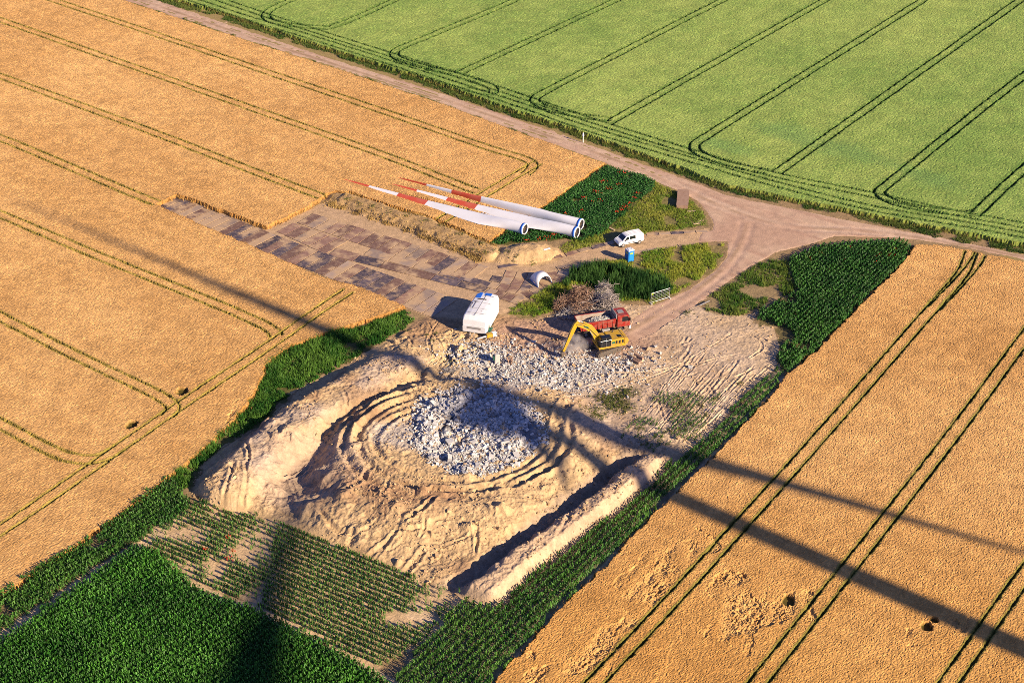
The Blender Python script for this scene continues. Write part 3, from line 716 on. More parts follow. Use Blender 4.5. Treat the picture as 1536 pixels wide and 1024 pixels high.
o = blades('verge_grass', x, y, np.full(len(x), 0.0), .3 * np.clip(1 + .5 * fbm(x, y, 3, 3, 38), .3, 2), tint(len(x), (0.07, 0.13, 0.02), (0.20, 0.20, 0.05), x, y, 4, 39), 5, .12, .10, M_LEAF, .5)
tag(o, 'thin grass edge between the dirt road and the ripe wheat', 'grass', kind='stuff')
# sparse weeds inside the site
def spots(px_list, r, dens, **k):
    xs, ys = [], []
    for p_ in px_list:
        c = P(*p_); n = int(dens * r * r * 3)
        xs.append(RNG.normal(c[0], r * .5, n)); ys.append(RNG.normal(c[1], r * .5, n))
    return np.concatenate(xs), np.concatenate(ys)
x, y = spots([(925,600),(935,612),(915,608),(940,590),(905,598),(895,625)], 1.8, 12)
x2, y2 = spots([(1015,600),(1022,606),(1008,612),(1050,610),(985,655),(1000,650),(1020,648),(960,645),(970,668),(1060,625),(1035,640),(1075,600),(1110,575),(1030,470),(1085,450)], .9, 9)
x3, y3 = spots([(520,305),(540,312),(560,316),(585,322),(610,330),(640,338),(660,345),(690,358),(720,372),(745,382),(760,386),(730,385),(710,382),(790,362),(770,392),(800,396)], .8, 6)
x4, y4 = spots([(700,480),(655,500),(648,517),(640,505),(675,545),(612,498),(800,470),(790,455)], .6, 7)
x = np.concatenate([x, x2, x3, x4]); y = np.concatenate([y, y2, y3, y4])
o = blades('scattered_weeds', x, y, gz(x, y), RNG.uniform(.15, .45, len(x)), tint(len(x), (0.10, 0.14, 0.03), (0.22, 0.20, 0.06), x, y, 3, 49), 5, .1, .09, M_LEAF, .6)
tag(o, 'small green weeds scattered over the bare sand', 'weeds', kind='stuff')
q0 = offset_line(SPOIL, 2.6); q1 = offset_line(SPOIL, -2.7); xs, ys = [], []
for L_, nn, sd_ in ((q0, 900, .3), (q1, 1300, .35), (SPOIL, 160, 1.3), (offset_line(SPOIL, -1.6), 120, .6)):
    t = RNG.random(nn) * (len(L_) - 1.001); i = t.astype(int); f = (t - i)[:, None]; p = L_[i] * (1 - f) + L_[i + 1] * f
    xs.append(p[:, 0] + RNG.normal(0, sd_, nn)); ys.append(p[:, 1] + RNG.normal(0, sd_, nn))
x = np.concatenate(xs); y = np.concatenate(ys); k = fbm(x, y, 2.2, 3, 95) > -.25; x, y = x[k], y[k]
o = blades('dry_stalks', x, y, gz(x, y), RNG.uniform(.2, .55, len(x)), tint(len(x), (0.36, 0.24, 0.08), (0.58, 0.40, 0.15), x, y, 2, 96), 4, .13, .09, M_STRAW, .5)
tag(o, 'dry yellow stalks growing along the spoil strip beside the plates', 'dry stalks', kind='stuff')
# maize sprouts left standing on the tracked sand
d0 = SITE
x, y = rows(PL([(930,660),(960,610),(1010,570),(1060,600),(1090,590),(1040,672),(1000,690)]), E2, .75, .2, .06, lambda x, y: fbm(x, y, 3.0, 3, 55) > .25)
o = leafy('maize_sprouts', x, y, gz(x, y), np.full(len(x), .45), tint(len(x), (0.05, 0.13, 0.02), (0.11, 0.19, 0.04), x, y, 3, 56), 4, .26, .09, M_LEAF, .5)
tag(o, 'few maize plants left standing on the tracked sand', 'maize', kind='stuff')

# --- upright straw along the edges of the stands
def fringe(name, label, poly, pick, h, c0, c1, dens=13, inset=.35, band=.5):
    q = np.concatenate([poly, poly[:1]]); xs, ys = [], []
    for i in range(len(q) - 1):
        L = np.linalg.norm(q[i + 1] - q[i])
        if L > 160: continue
        n = int(L * dens); t = RNG.random(n)
        xs.append(q[i][0] + (q[i + 1][0] - q[i][0]) * t); ys.append(q[i][1] + (q[i + 1][1] - q[i][1]) * t)
    x = np.concatenate(xs); y = np.concatenate(ys)
    x = x - fbm(x, y, 1.3, 2, 5) * .28 + RNG.normal(0, band * .4, len(x)); y = y - fbm(x, y, 1.3, 2, 9) * .28 + RNG.normal(0, band * .4, len(x))
    k = frame_ok(x, y, 18) & pick(x, y) & (fbm(x, y, 2.0, 2, 71) > -.5)
    x, y = x[k], y[k]
    o = blades(name, x, y, np.full(len(x), 0.0), h * RNG.uniform(.55, 1.15, len(x)), tint(len(x), c0, c1, x, y, 2, 72), 3, .09, .09, M_STRAW, .35)
    return tag(o, label, 'straw', kind='stuff')
fringe('straw_fringe', 'upright straw at the cut edges of the wheat by the plates', LWHEAT, lambda x, y: (x > -66) & (y > 150), .72, (0.42, 0.24, 0.07), (0.60, 0.36, 0.12))
fringe('straw_fringe', 'upright straw at the edge of the wheat beside the maize', RWHEAT, lambda x, y: y < 245, .72, (0.34, 0.20, 0.06), (0.55, 0.32, 0.10))
fringe('green_straw_fringe', 'brownish stalks at the road edge of the green wheat', GREEN, lambda x, y: y < 350, .75, (0.22, 0.19, 0.05), (0.33, 0.29, 0.09), 16)

# --- poppies
x, y = [], []
for c, n, r in [((934,258),5,1.2),((905,272),4,.9),((912,283),3,.7),((895,288),5,1.1),((878,296),3,.7),((900,302),3,.8),((872,316),3,.8),((848,321),2,.6),((952,296),3,.7),((958,290),3,.8),((938,310),7,.9),((932,315),4,.6),
                ((930,277),2,.5),((945,305),3,.5),((890,303),2,.6),((820,356),3,.7),((808,358),3,.7),((790,362),3,.6),((832,352),3,.6),((925,318),3,.5),
                ((1212,382),4,.8),((1230,380),4,.7),((1217,389),3,.6),((1274,370),3,.6),((1268,391),3,.6),((1318,382),5,.9),((1334,383),5,.8),((1317,392),3,.6),((1341,373),3,.6),((1337,387),3,.6),((345,838),5,.5),((308,823),5,.5),((343,804),4,.5),((351,827),4,.5)]:
    q = P(*c, .5); m_ = n * 3
    x.append(RNG.normal(q[0], r * .45, m_)); y.append(RNG.normal(q[1], r * .45, m_))
x = np.concatenate(x); y = np.concatenate(y)
cx = np.tile(np.array([[0.62, 0.045, 0.012]]), (len(x), 1)) * RNG.uniform(.7, 1.3, (len(x), 1))
o = leafy('poppies', x, y, gz(x, y) + .5, np.full(len(x), .15), cx, 4, .10, .11, M_LEAF, .6)
tag(o, 'red poppies flowering in the green crops', 'poppies', kind='stuff')

# ================================================================== loose stones
M_STONE = mat_attr('broken_concrete', 0.9, fine=(3.0,), amp=0.12, spec=0.2)
def ico():
    bm = bmesh.new(); bmesh.ops.create_icosphere(bm, subdivisions=1, radius=1.0)
    v = np.array([a.co[:] for a in bm.verts]); f = np.array([[a.index for a in t.verts] for t in bm.faces]); bm.free()
    return v, f
IV, IF = ico()
bmq = bmesh.new(); bmesh.ops.create_cube(bmq, size=1.5); CV = np.array([a.co[:] for a in bmq.verts]); 
bmesh.ops.triangulate(bmq, faces=bmq.faces[:]); CF = np.array([[a.index for a in t.verts] for t in bmq.faces]); bmq.free()
def stones(name, x, y, z, r, col, mat_):
    n = len(x); k = len(CV)
    S = CV[None] * (1 + RNG.normal(0, .22, (n, k, 1))) * RNG.uniform(.55, 1.15, (n, 1, 3))
    a = RNG.uniform(0, 6.28, n); b = RNG.uniform(-.7, .7, n)
    ca, sa, cb, sb = np.cos(a)[:, None], np.sin(a)[:, None], np.cos(b)[:, None], np.sin(b)[:, None]
    X_, Y_, Z_ = S[..., 0], S[..., 1], S[..., 2]
    Y_, Z_ = Y_ * cb - Z_ * sb, Y_ * sb + Z_ * cb
    X_, Y_ = X_ * ca - Y_ * sa, X_ * sa + Y_ * ca
    V = np.stack([X_, Y_, Z_], -1) * r[:, None, None] + np.stack([x, y, z], 1)[:, None, :]
    F = (CF[None] + (np.arange(n) * k)[:, None, None]).reshape(-1, 3)
    return link(name, raw_mesh(name, V.reshape(-1, 3), None, mat_, np.clip(np.repeat(col, k, 0), 0, 1), T=F))
n = 30000
th = RNG.uniform(0, 6.28, n); rr = np.sqrt(RNG.random(n)) * 11.5
x = RUBC[0] + np.cos(th) * rr; y = RUBC[1] + np.sin(th) * rr
k = (fbm(x, y, 3.0, 3, 501) > -.45) & (np.hypot(x - RUBC[0], y - RUBC[1]) + 1.7 * fbm(x, y, 5.0, 3, 243) < 9.4 + RNG.normal(0, .6, len(x))); x, y = x[k], y[k]
r = np.clip(RNG.lognormal(-2.3, .5, len(x)), .04, .34)
n2 = 12000
x2 = np.concatenate([RNG.normal(P(800,560)[0], 5.5, n2 // 2), RNG.normal(P(900,560)[0], 4.5, n2 // 4), RNG.normal(P(720,530)[0], 3.0, n2 // 4)])
y2 = np.concatenate([RNG.normal(P(800,560)[1], 3.4, n2 // 2), RNG.normal(P(900,545)[1], 2.6, n2 // 4), RNG.normal(P(720,535)[1], 2.2, n2 // 4)])
r2 = np.clip(RNG.lognormal(-2.85, .6, len(x2)), .03, .33)
x = np.concatenate([x, x2]); y = np.concatenate([y, y2]); r = np.concatenate([r, r2])
g_ = RNG.uniform(.75, 1.25, (len(x), 1)); wm = RNG.random((len(x), 1)) < .12
c = np.where(wm, np.array([[.50, .36, .22]]), np.array([[.53, .515, .49]])) * g_
o = stones('rubble', x, y, gz(x, y) + r * .35, r, c, M_STONE)
tag(o, 'grey broken concrete rubble spread over the dug out foundation', 'rubble', kind='stuff')
# the larger chunks one by one
prot = []
for k in range(6):
    S = CV * (1 + RNG.normal(0, .2, (len(CV), 1))) * RNG.uniform(.6, 1.15, (1, 3))
    prot.append(raw_mesh('concrete_chunk', S, None, M_STONE, np.ones((len(CV), 3)) * np.array([.55, .535, .51]) * RNG.uniform(.85, 1.15), T=CF))
for k in range(230):
    th = RNG.uniform(0, 6.28); rr = math.sqrt(RNG.random()) * 9.2
    x_, y_ = RUBC[0] + math.cos(th) * rr, RUBC[1] + math.sin(th) * rr
    s = float(np.clip(RNG.lognormal(-1.3, .33), .2, .62))
    o = link('concrete_chunk', prot[k % 6])
    o.location = (x_, y_, float(gz(x_, y_)) + s * .4); o.scale = (s, s, s * .85)
    o.rotation_euler = (RNG.uniform(-.6, .6), RNG.uniform(-.6, .6), RNG.uniform(0, 6.28))
    tag(o, 'large grey concrete chunk lying in the rubble heap', 'concrete chunk', 'large chunks of broken concrete')
# sandy clods
n = 26000
a = SITE.min(0); b = SITE.max(0)
x = RNG.uniform(a[0], b[0], n); y = RNG.uniform(a[1], b[1], n)
k = inside(x, y, SITE) & (fbm(x, y, 5, 3, 511) > .0) & ~((x > 12) & (y > 178) & (RNG.random(n) < .6)); x, y = x[k], y[k]
r = np.clip(RNG.lognormal(-2.65, .5, len(x)), .03, .28)
o = stones('earth_clods', x, y, gz(x, y) + r * .2, r, np.array([[.52, .36, .20]]) * RNG.uniform(.7, 1.15, (len(x), 1)), M_GROUND)
tag(o, 'lumps of sandy earth strewn over the diggings', 'earth clods', kind='stuff')
# ================================================================== solid modelling helpers
class MB:
    """collects shapes into one mesh"""
    def __init__(s): s.bm = bmesh.new()
    def _new(s, vs, mi):
        fs = set()
        for v in vs:
            for f in v.link_faces: fs.add(f)
        for f in fs: f.material_index = mi
    def box(s, c, size, bevel=0.0, mi=0, rz=0.0, ry=0.0, rx=0.0, taper=None):
        r = bmesh.ops.create_cube(s.bm, size=1.0)
        vs = r['verts']
        for v in vs:
            t = 1.0
            if taper and v.co.z > 0: v.co.x *= taper[0]; v.co.y *= taper[1]
            v.co = Vector((v.co.x * size[0], v.co.y * size[1], v.co.z * size[2]))
        if bevel:
            es = list({e for v in vs for e in v.link_edges})
            rr = bmesh.ops.bevel(s.bm, geom=es, offset=bevel, segments=2, affect='EDGES', profile=0.6)
            vs = list({v for f in rr['faces'] for v in f.verts} | {v for v in vs if v.is_valid})
            seen = set(vs); st = list(vs)
            while st:
                v = st.pop()
                for e in v.link_edges:
                    o = e.other_vert(v)
                    if o not in seen: seen.add(o); st.append(o)
            vs = list(seen)
        M = Matrix.Translation(c) @ Matrix.Rotation(rz, 4, 'Z') @ Matrix.Rotation(ry, 4, 'Y') @ Matrix.Rotation(rx, 4, 'X')
        for v in vs: v.co = M @ v.co
        s._new(vs, mi); return s
    def tube(s, a, b, r, r2=None, n=10, mi=0):
        a = Vector(a); b = Vector(b); r2 = r if r2 is None else r2
        d = (b - a); q = d.to_track_quat('Z', 'Y')
        A = []; B = []
        for k in range(n):
            t = 2 * math.pi * k / n; u = Vector((math.cos(t), math.sin(t), 0))
            A.append(s.bm.verts.new(a + q @ (u * r))); B.append(s.bm.verts.new(b + q @ (u * r2)))
        for k in range(n):
            f = s.bm.faces.new((A[k], A[(k + 1) % n], B[(k + 1) % n], B[k])); f.material_index = mi
        f = s.bm.faces.new(A[::-1]); f.material_index = mi
        f = s.bm.faces.new(B); f.material_index = mi
        return s
    def prism(s, prof, y0, y1, mi=0, axis='y', inset=0.0):
        """profile of (x, z) pairs pushed along y"""
        A = [s.bm.verts.new((p[0], y0, p[1])) for p in prof]; B = [s.bm.verts.new((p[0], y1, p[1])) for p in prof]
        n = len(prof)
        for k in range(n):
            f = s.bm.faces.new((A[k], A[(k + 1) % n], B[(k + 1) % n], B[k])); f.material_index = mi
        f = s.bm.faces.new(A[::-1]); f.material_index = mi
        f = s.bm.faces.new(B); f.material_index = mi
        return s
    def loft(s, secs, mi=None, cap=True, closed=True):
        """rings of points; mi(i) gives the material of the strip after ring i"""
        R = [[s.bm.verts.new(p) for p in sec] for sec in secs]
        n = len(secs[0])
        for i in range(len(R) - 1):
            for k in range(n if closed else n - 1):
                f = s.bm.faces.new((R[i][k], R[i][(k + 1) % n], R[i + 1][(k + 1) % n], R[i + 1][k])); f.material_index = mi(i) if mi else 0; f.smooth = True
        if cap and closed:
            f = s.bm.faces.new(R[0][::-1]); f.material_index = mi(0) if mi else 0
            f = s.bm.faces.new(R[-1]); f.material_index = mi(len(R) - 2) if mi else 0
        return s
    def quad(s, pts, mi=0):
        f = s.bm.faces.new([s.bm.verts.new(p) for p in pts]); f.material_index = mi; return s
    def build(s, name, mats, parent=None, smooth=False):
        bmesh.ops.recalc_face_normals(s.bm, faces=s.bm.faces[:])
        me = bpy.data.meshes.new(name); s.bm.to_mesh(me); s.bm.free()
        for m in (mats if isinstance(mats, (list, tuple)) else [mats]): me.materials.append(m)
        if smooth: me.polygons.foreach_set('use_smooth', np.ones(len(me.polygons), bool))
        return link(name, me, parent)

WHITE = mat('white_paint', (0.80, 0.81, 0.82), 0.35, dirt=(0.55, 0.52, 0.47), dirt_amt=0.3, dscale=0.8)
BLADEW = mat('white_gelcoat', (0.84, 0.85, 0.87), 0.3, dirt=(0.62, 0.60, 0.56), dirt_amt=0.3, dscale=0.5)
BLADER = mat('red_gelcoat', (0.62, 0.095, 0.045), 0.35, dirt=(0.58, 0.27, 0.18), dirt_amt=0.4, dscale=0.6)
BLUE = mat('blue_foil', (0.015, 0.13, 0.62), 0.4, dirt=(0.1, 0.2, 0.4), dirt_amt=.4)
DARK = mat('dark_recess', (0.035, 0.03, 0.028), 0.8, dirt=(0.20, 0.13, 0.06), dirt_amt=.6, dscale=3)
BLACK = mat('black_plastic', (0.02, 0.02, 0.022), 0.5)
RUBBER = mat('tyre_rubber', (0.025, 0.025, 0.026), 0.85, dirt=(0.22, 0.17, 0.12), dirt_amt=.6, dscale=4)
GLASS = mat('tinted_glass', (0.012, 0.016, 0.02), 0.06, spec=0.8)
STEEL = mat('galvanised_steel', (0.55, 0.56, 0.57), 0.4, 0.6, dirt=(0.3, 0.28, 0.25), dirt_amt=.3)
DSTEEL = mat('worn_steel', (0.14, 0.125, 0.11), 0.55, 0.4, dirt=(0.30, 0.20, 0.12), dirt_amt=.7, dscale=3)
YELLOW = mat('yellow_paint', (0.56, 0.33, 0.012), 0.45, dirt=(0.30, 0.21, 0.11), dirt_amt=.75, dscale=1.6)
RED = mat('red_paint', (0.30, 0.022, 0.016), 0.4, dirt=(0.30, 0.19, 0.14), dirt_amt=.7, dscale=1.8)
GREY = mat('grey_paint', (0.28, 0.28, 0.28), 0.5, dirt=(0.3, 0.25, 0.18), dirt_amt=.5)
RUSTIN = mat('worn_body_inside', (0.36, 0.30, 0.25), 0.7, dirt=(0.24, 0.15, 0.10), dirt_amt=.7, dscale=2)
GREENP = mat('green_paint', (0.02, 0.13, 0.085), 0.5, dirt=(0.1, 0.15, .1), dirt_amt=.4)
TOILET = mat('blue_plastic', (0.015, 0.20, 0.60), 0.4, dirt=(0.05, 0.16, .33), dirt_amt=.4)
TOILETD = mat('blue_door_plastic', (0.02, 0.27, 0.68), 0.4, dirt=(0.05, 0.16, .33), dirt_amt=.3)
SIGNY = mat('yellow_green_sign', (0.50, 0.62, 0.03), 0.5)
WOOD = mat('weathered_boards', (0.36, 0.235, 0.165), 0.85, dirt=(0.22, 0.12, 0.08), dirt_amt=.6, dscale=1.8, bump=.3)
TIMBER = mat('pale_timber', (0.60, 0.45, 0.29), 0.8, dirt=(0.34, 0.24, .15), dirt_amt=.5)
CONC = mat('concrete', (0.50, 0.48, 0.44), 0.9, dirt=(0.36, 0.31, 0.25), dirt_amt=.6, dscale=3, bump=.5)
LAMP = mat('headlamp_lens', (0.5, 0.52, 0.55), 0.1, spec=.8)
REDL = mat('red_lens', (0.35, 0.01, 0.01), 0.2)

# ------------------------------------------------------------------ steel plates of the road
def plate_mat(name, c, c2, sandy):
    m, nt, b = nodes_of(name)
    tc = nt.nodes.new('ShaderNodeTexCoord'); oi = nt.nodes.new('ShaderNodeObjectInfo'); ge = nt.nodes.new('ShaderNodeNewGeometry')
    def noise(vec, sc, det=5, lo=.4, hi=.65):
        n = nt.nodes.new('ShaderNodeTexNoise'); n.inputs['Scale'].default_value = sc; n.inputs['Detail'].default_value = det; n.inputs['Roughness'].default_value = .62
        nt.links.new(vec, n.inputs['Vector'])
        r = nt.nodes.new('ShaderNodeMapRange'); r.inputs[1].default_value = lo; r.inputs[2].default_value = hi
        nt.links.new(n.outputs['Fac'], r.inputs[0]); return r.outputs[0]
    def mix(f, A, B):
        x = nt.nodes.new('ShaderNodeMix'); x.data_type = 'RGBA'
        for s_, v in (('A', A), ('B', B)):
            if isinstance(v, tuple): x.inputs[s_].default_value = (*v, 1)
            else: nt.links.new(v, x.inputs[s_])
        nt.links.new(f, x.inputs['Factor']); return x.outputs['Result']
    base = mix(noise(ge.outputs['Position'], .9), c, c2)
    # each plate is a little lighter or darker
    hs = nt.nodes.new('ShaderNodeHueSaturation'); mr = nt.nodes.new('ShaderNodeMapRange'); mr.inputs[3].default_value = .7; mr.inputs[4].default_value = 1.3
    nt.links.new(oi.outputs['Random'], mr.inputs[0]); nt.links.new(mr.outputs[0], hs.inputs['Value']); nt.links.new(base, hs.inputs['Color'])
    sand = mix(noise(ge.outputs['Position'], 2.5), (0.55, 0.385, 0.22), (0.46, 0.31, 0.18))
    f1 = noise(ge.outputs['Position'], .28, 6, .56 - sandy * .3, .68 - sandy * .3)
    f2 = noise(ge.outputs['Position'], 1.7, 7, .50, .85)
    dusty = mix(f2, hs.outputs['Color'], (0.42, 0.305, 0.205))
    nt.links.new(mix(f1, dusty, sand), b.inputs['Base Color'])
    b.inputs['Roughness'].default_value = .6; b.inputs['Specular IOR Level'].default_value = .3
    MATS[name] = m; return m
PM = [plate_mat('rusty_plate', (0.21, 0.12, 0.088), (0.29, 0.175, 0.125), .27), plate_mat('dark_plate', (0.075, 0.062, 0.075), (0.14, 0.105, 0.115), .20), plate_mat('dusty_plate', (0.30, 0.225, 0.185), (0.38, 0.285, 0.21), .46)]
PLAB = ['rust brown steel road plate lying in the plate road', 'dark steel road plate lying in the plate road', 'sand dusted pale steel road plate lying in the plate road']
PCACHE = {}
def plate(cx, cy, lu, lv, ang, kind, z=0.035):
    key = (round(lu, 1), round(lv, 1), kind)
    if key not in PCACHE:
        o = MB().box((0, 0, 0), (lu, lv, .05)).build('steel_plate', PM[kind]); PCACHE[key] = o
    else:
        o = PCACHE[key].copy(); C.objects.link(o)
    o.location = (cx, cy, z + RNG.uniform(0, .015)); o.rotation_euler = (RNG.normal(0, .003), RNG.normal(0, .003), ang + RNG.normal(0, .006))
    tag(o, PLAB[kind], 'steel plate', ['rust brown road plates', 'dark road plates', 'sand dusted road plates'][kind])
def strip(ln, lf, rn, rf, n, kinds, rows_=1, along=False, skip=()):
    """plates in a four-cornered strip: left near, left far, right near, right far (photo spots)"""
    a, b, c, d = P(*ln), P(*lf), P(*rn), P(*rf)
    for r in range(rows_):
        for i in range(n):
            if (i, r) in skip: continue
            t = (i + .5) / n; s = (r + .5) / rows_
            lo = a * (1 - t) + c * t; hi = b * (1 - t) + d * t
            q = lo * (1 - s) + hi * s
            du = (c - a) * (1 - s) + (d - b) * s
            dv = (hi - lo)
            kd = kinds(i, r) if callable(kinds) else kinds
            plate(q[0], q[1], np.linalg.norm(du) / n - .17, np.linalg.norm(dv) / rows_ - .18, math.atan2(du[1], du[0]), kd)
def pick(w): return lambda i, r: int(RNG.choice(3, p=w))
def low_kind(i, r):
    return int(RNG.choice(3, p=[.5, .3, .2] if i < 5 else ([.45, .0, .55] if i < 10 else ([.35, .55, .10] if i < 19 else ([.30, .35, .35] if i < 27 else [.3, .2, .5])))))
strip((236.5,309.5),(267,294),(400,381.5),(438,362), 16, low_kind)
strip((400,381.5),(438,362),(645,475.5),(690,450), 17, lambda i, r: low_kind(i + 14, r))
strip((443,334),(472,321),(700,422),(737,402), 19, pick([.5, .30, .20]))
strip((414,347.5),(441,335),(487,381.5),(523,362), 6, pick([.6, .15, .25]))
strip((490,382.5),(524,363),(724,440),(741,425), 6, pick([.45, .35, .2]), 2, skip=((0, 1),))
strip((729,441),(741,403.5),(778,458),(812,410), 4, pick([.55, .15, .30]), 4, skip=((0, 3),))
strip((783,452),(812,411),(804,441),(845,408), 2, pick([.6, .1, .3]), 3)
strip((748,403),(746,399),(848,386),(838,381), 3, pick([.3, .2, .5]))
strip((852,384.5),(843,380),(966,354.5),(962,350), 6, pick([.2, .3, .5]))
strip((970,354),(968,349.5),(1062,349),(1062,345), 5, pick([.2, .3, .5]))
strip((838,404),(832,400.5),(944,382),(938,378), 5, pick([.2, .1, .7]), skip=((1, 0), (3, 0)))
strip((950,381),(944,377),(1040,366.5),(1040,363), 4, pick([.1, .1, .8]), skip=((2, 0),))
plate(*P(857, 413), 4.6, 2.0, -.27, 2); plate(*P(842, 416), 4.6, 2.0, .6, 0)

# ------------------------------------------------------------------ dismantled rotor blades
def airfoil(n=22):
    pts = []
    for k in range(n):
        t = 2 * math.pi * k / n
        xx = .5 * (1 + math.cos(t))
        yt = 5 * (.2969 * math.sqrt(xx) - .126 * xx - .3516 * xx ** 2 + .2843 * xx ** 3 - .1036 * xx ** 4)
        pts.append((xx - .30, yt * (1 if math.sin(t) >= 0 else -1) * 1.0))
    return pts
AF = airfoil()
def blade_secs(L, pitch, cmax=3.1, droot=2.0, z0=1.02, z1=.45, flip=1, bend=0.0):
    secs, S = [], []
    n = len(AF)
    for s_ in np.concatenate([[0, .5, 1.6, 3, 4.6, 6.4, 8.2, 10], np.linspace(12, L - 1.2, 18), [L - .5, L]]):
        u = s_ / L
        f = float(sm((s_ - 1.5) / 6.7))                     # round root -> airfoil
        ch = np.interp(s_, [0, 8.2, 12, L * .6, L - 1.2, L - .5, L], [droot, cmax, cmax * .88, cmax * .40, cmax * .15, cmax * .10, .04])
        th = np.interp(s_, [0, 8.2, L * .5, L], [1.0, .30, .20, .16])
        tw = pitch + math.radians(14) * (1 - u) ** 2 * f
        ring = []
        for k in range(n):
            t = 2 * math.pi * k / n
            cxx, czz = droot / 2 * math.cos(t), droot / 2 * math.sin(t)
            ax, az = AF[k][0] * ch, AF[k][1] * ch * th
            a = cxx * (1 - f) + ax * f; b = czz * (1 - f) + az * f
            y = a * math.cos(tw) - b * math.sin(tw); z = a * math.sin(tw) + b * math.cos(tw)
            ring.append((s_, y * flip, z + z0 * (1 - u) + z1 * u + bend * u * u))
        secs.append(ring); S.append(s_)
    return secs, S
def rotor_blade(root, tip, bands, pitch, label, flip=1, z1=.45):
    a = P(*root, 1.0); b = P(*tip, .5)
    L = float(np.linalg.norm(b - a)); ang = math.atan2(b[1] - a[1], b[0] - a[0])
    e = empty('rotor_blade', (a[0], a[1], 0), ang)
    tag(e, label, 'rotor blade', 'dismantled rotor blades')
    d = (b - a) / L
    cuts = [float((P(*q, .7) - a) @ d) for q in bands]      # white / red / white / red towards the tip
    secs, S = blade_secs(L, pitch, flip=flip, z1=z1)
    # extra rings exactly at the colour changes
    for c_ in cuts:
        j = int(np.searchsorted(S, c_))
        if j <= 0 or j >= len(S): continue
        t = (c_ - S[j - 1]) / (S[j] - S[j - 1])
        ring = [tuple(np.array(p) * (1 - t) + np.array(q) * t) for p, q in zip(secs[j - 1], secs[j])]
        secs.insert(j, ring); S.insert(j, c_)
    def mi(i):
        m_ = (S[i] + S[min(i + 1, len(S) - 1)]) / 2
        return sum(1 for c_ in cuts if m_ > c_) % 2
    mb = MB(); mb.loft(secs, mi)
    for f in list(mb.bm.faces):
        if len(f.verts) > 4 and abs(f.calc_center_median().x) < .01: mb.bm.faces.remove(f)
    mb.build('shell', [BLADEW, BLADER], e)
    r = MB()
    def ring(x, ro): return [(x, ro * math.cos(2 * math.pi * k / 24), 1.02 + ro * math.sin(2 * math.pi * k / 24)) for k in range(24)]
    r.loft([ring(.10, 1.0), ring(.10, 1.045), ring(.42, 1.045), ring(.42, 1.0)], cap=False); r.build('root_band', BLUE, e)
    r = MB(); r.loft([ring(0.05, .84), ring(-.06, .84), ring(-.06, 1.02), ring(.10, 1.02)], cap=False); r.build('root_rim', WHITE, e)
    r = MB(); r.loft([ring(.30, .85), ring(.32, .845)], cap=True)
    for k in range(16): 
        t = 2 * math.pi * k / 16; r.tube((.30, .70 * math.cos(t), 1.02 + .70 * math.sin(t)), (.12, .70 * math.cos(t), 1.02 + .70 * math.sin(t)), .05, n=6)
    r.build('root_cover', DARK, e)
    return e
rotor_blade(*BLADES[0], [(636,307),(591,295),(547,282.5)], math.radians(-14), 'white rotor blade with red bands lying nearest the plates, wide edge towards the spoil strip', flip=1)
rotor_blade(*BLADES[1], [(712,312.5),(667,300.5),(621,288)], math.radians(-16), 'middle red banded rotor blade lying half in the wheat, its root beside the rearmost blade', z1=.5)
rotor_blade(*BLADES[2], [(715,303.5),(671,291),(633,281)], math.radians(-78), 'rearmost rotor blade standing on edge in the wheat with a dark gap under it', z1=.36)

# ------------------------------------------------------------------ nacelle housing
nc = P(722, 484)
e = empty('nacelle_housing', (nc[0], nc[1], float(gz(*nc))), math.radians(-106))
e.scale = (.90, 1, 1)
tag(e, 'large white turbine nacelle housing with roof hatches standing on the sand', 'nacelle')
def hull(x, hw, zb, zt, r=.55, nb=None):
    zr = zb if nb is None else nb
    p = [(x, -hw, zb), (x, -hw, zb + .5), (x, -hw, zt - r)]
    for t in (22, 45, 68): p.append((x, -hw + r - r * math.cos(math.radians(t)), zt - r + r * math.sin(math.radians(t))))
    p += [(x, -hw * .45, zt + .06), (x, 0, zt + .10), (x, hw * .45, zt + .06)]
    for t in (68, 45, 22): p.append((x, hw - r + r * math.cos(math.radians(t)), zt - r + r * math.sin(math.radians(t))))
    p += [(x, hw, zt - r), (x, hw, max(zb + .5, zr + .05)), (x, hw, zr)]
    return p
secs = [hull(-4.5, 1.35, .8, 2.75, .35), hull(-4.25, 1.65, .45, 3.08, .35), hull(-3.7, 1.86, .35, 3.22, .5), hull(-1.0, 1.88, .32, 3.25, .5), hull(1.0, 1.88, .32, 3.25, .5), hull(1.8, 1.88, .32, 3.25, .5, nb=.35), hull(2.3, 1.88, .32, 3.25, .5, nb=1.75),
        hull(2.8, 1.88, .32, 3.25, .5, nb=.4), hull(3.55, 1.87, .32, 3.2, .5), hull(4.05, 1.84, .4, 2.45, .2), hull(4.2, 1.82, .5, 1.6, .2)]
mb = MB(); mb.loft([list(s_) for s_ in secs], cap=False, closed=False)
for f in mb.bm.faces: f.smooth = False
f = mb.bm.faces.new([mb.bm.verts.new(p) for p in secs[0][::-1]]); f = mb.bm.faces.new([mb.bm.verts.new(p) for p in secs[-1]])
sh = mb.build('shell', WHITE, e)
md = sh.modifiers.new('thick', 'SOLIDIFY'); md.thickness = .05; md.offset = -1
mb = MB()
for x_ in (-3.0, -.6, 1.4, 3.0): mb.box((x_, 0, 3.335), (.05, 2.6, .03))
mb.box((0.2, -.0, 3.36), (7.2, .05, .03)); mb.build('panel_seam', GREY, e)
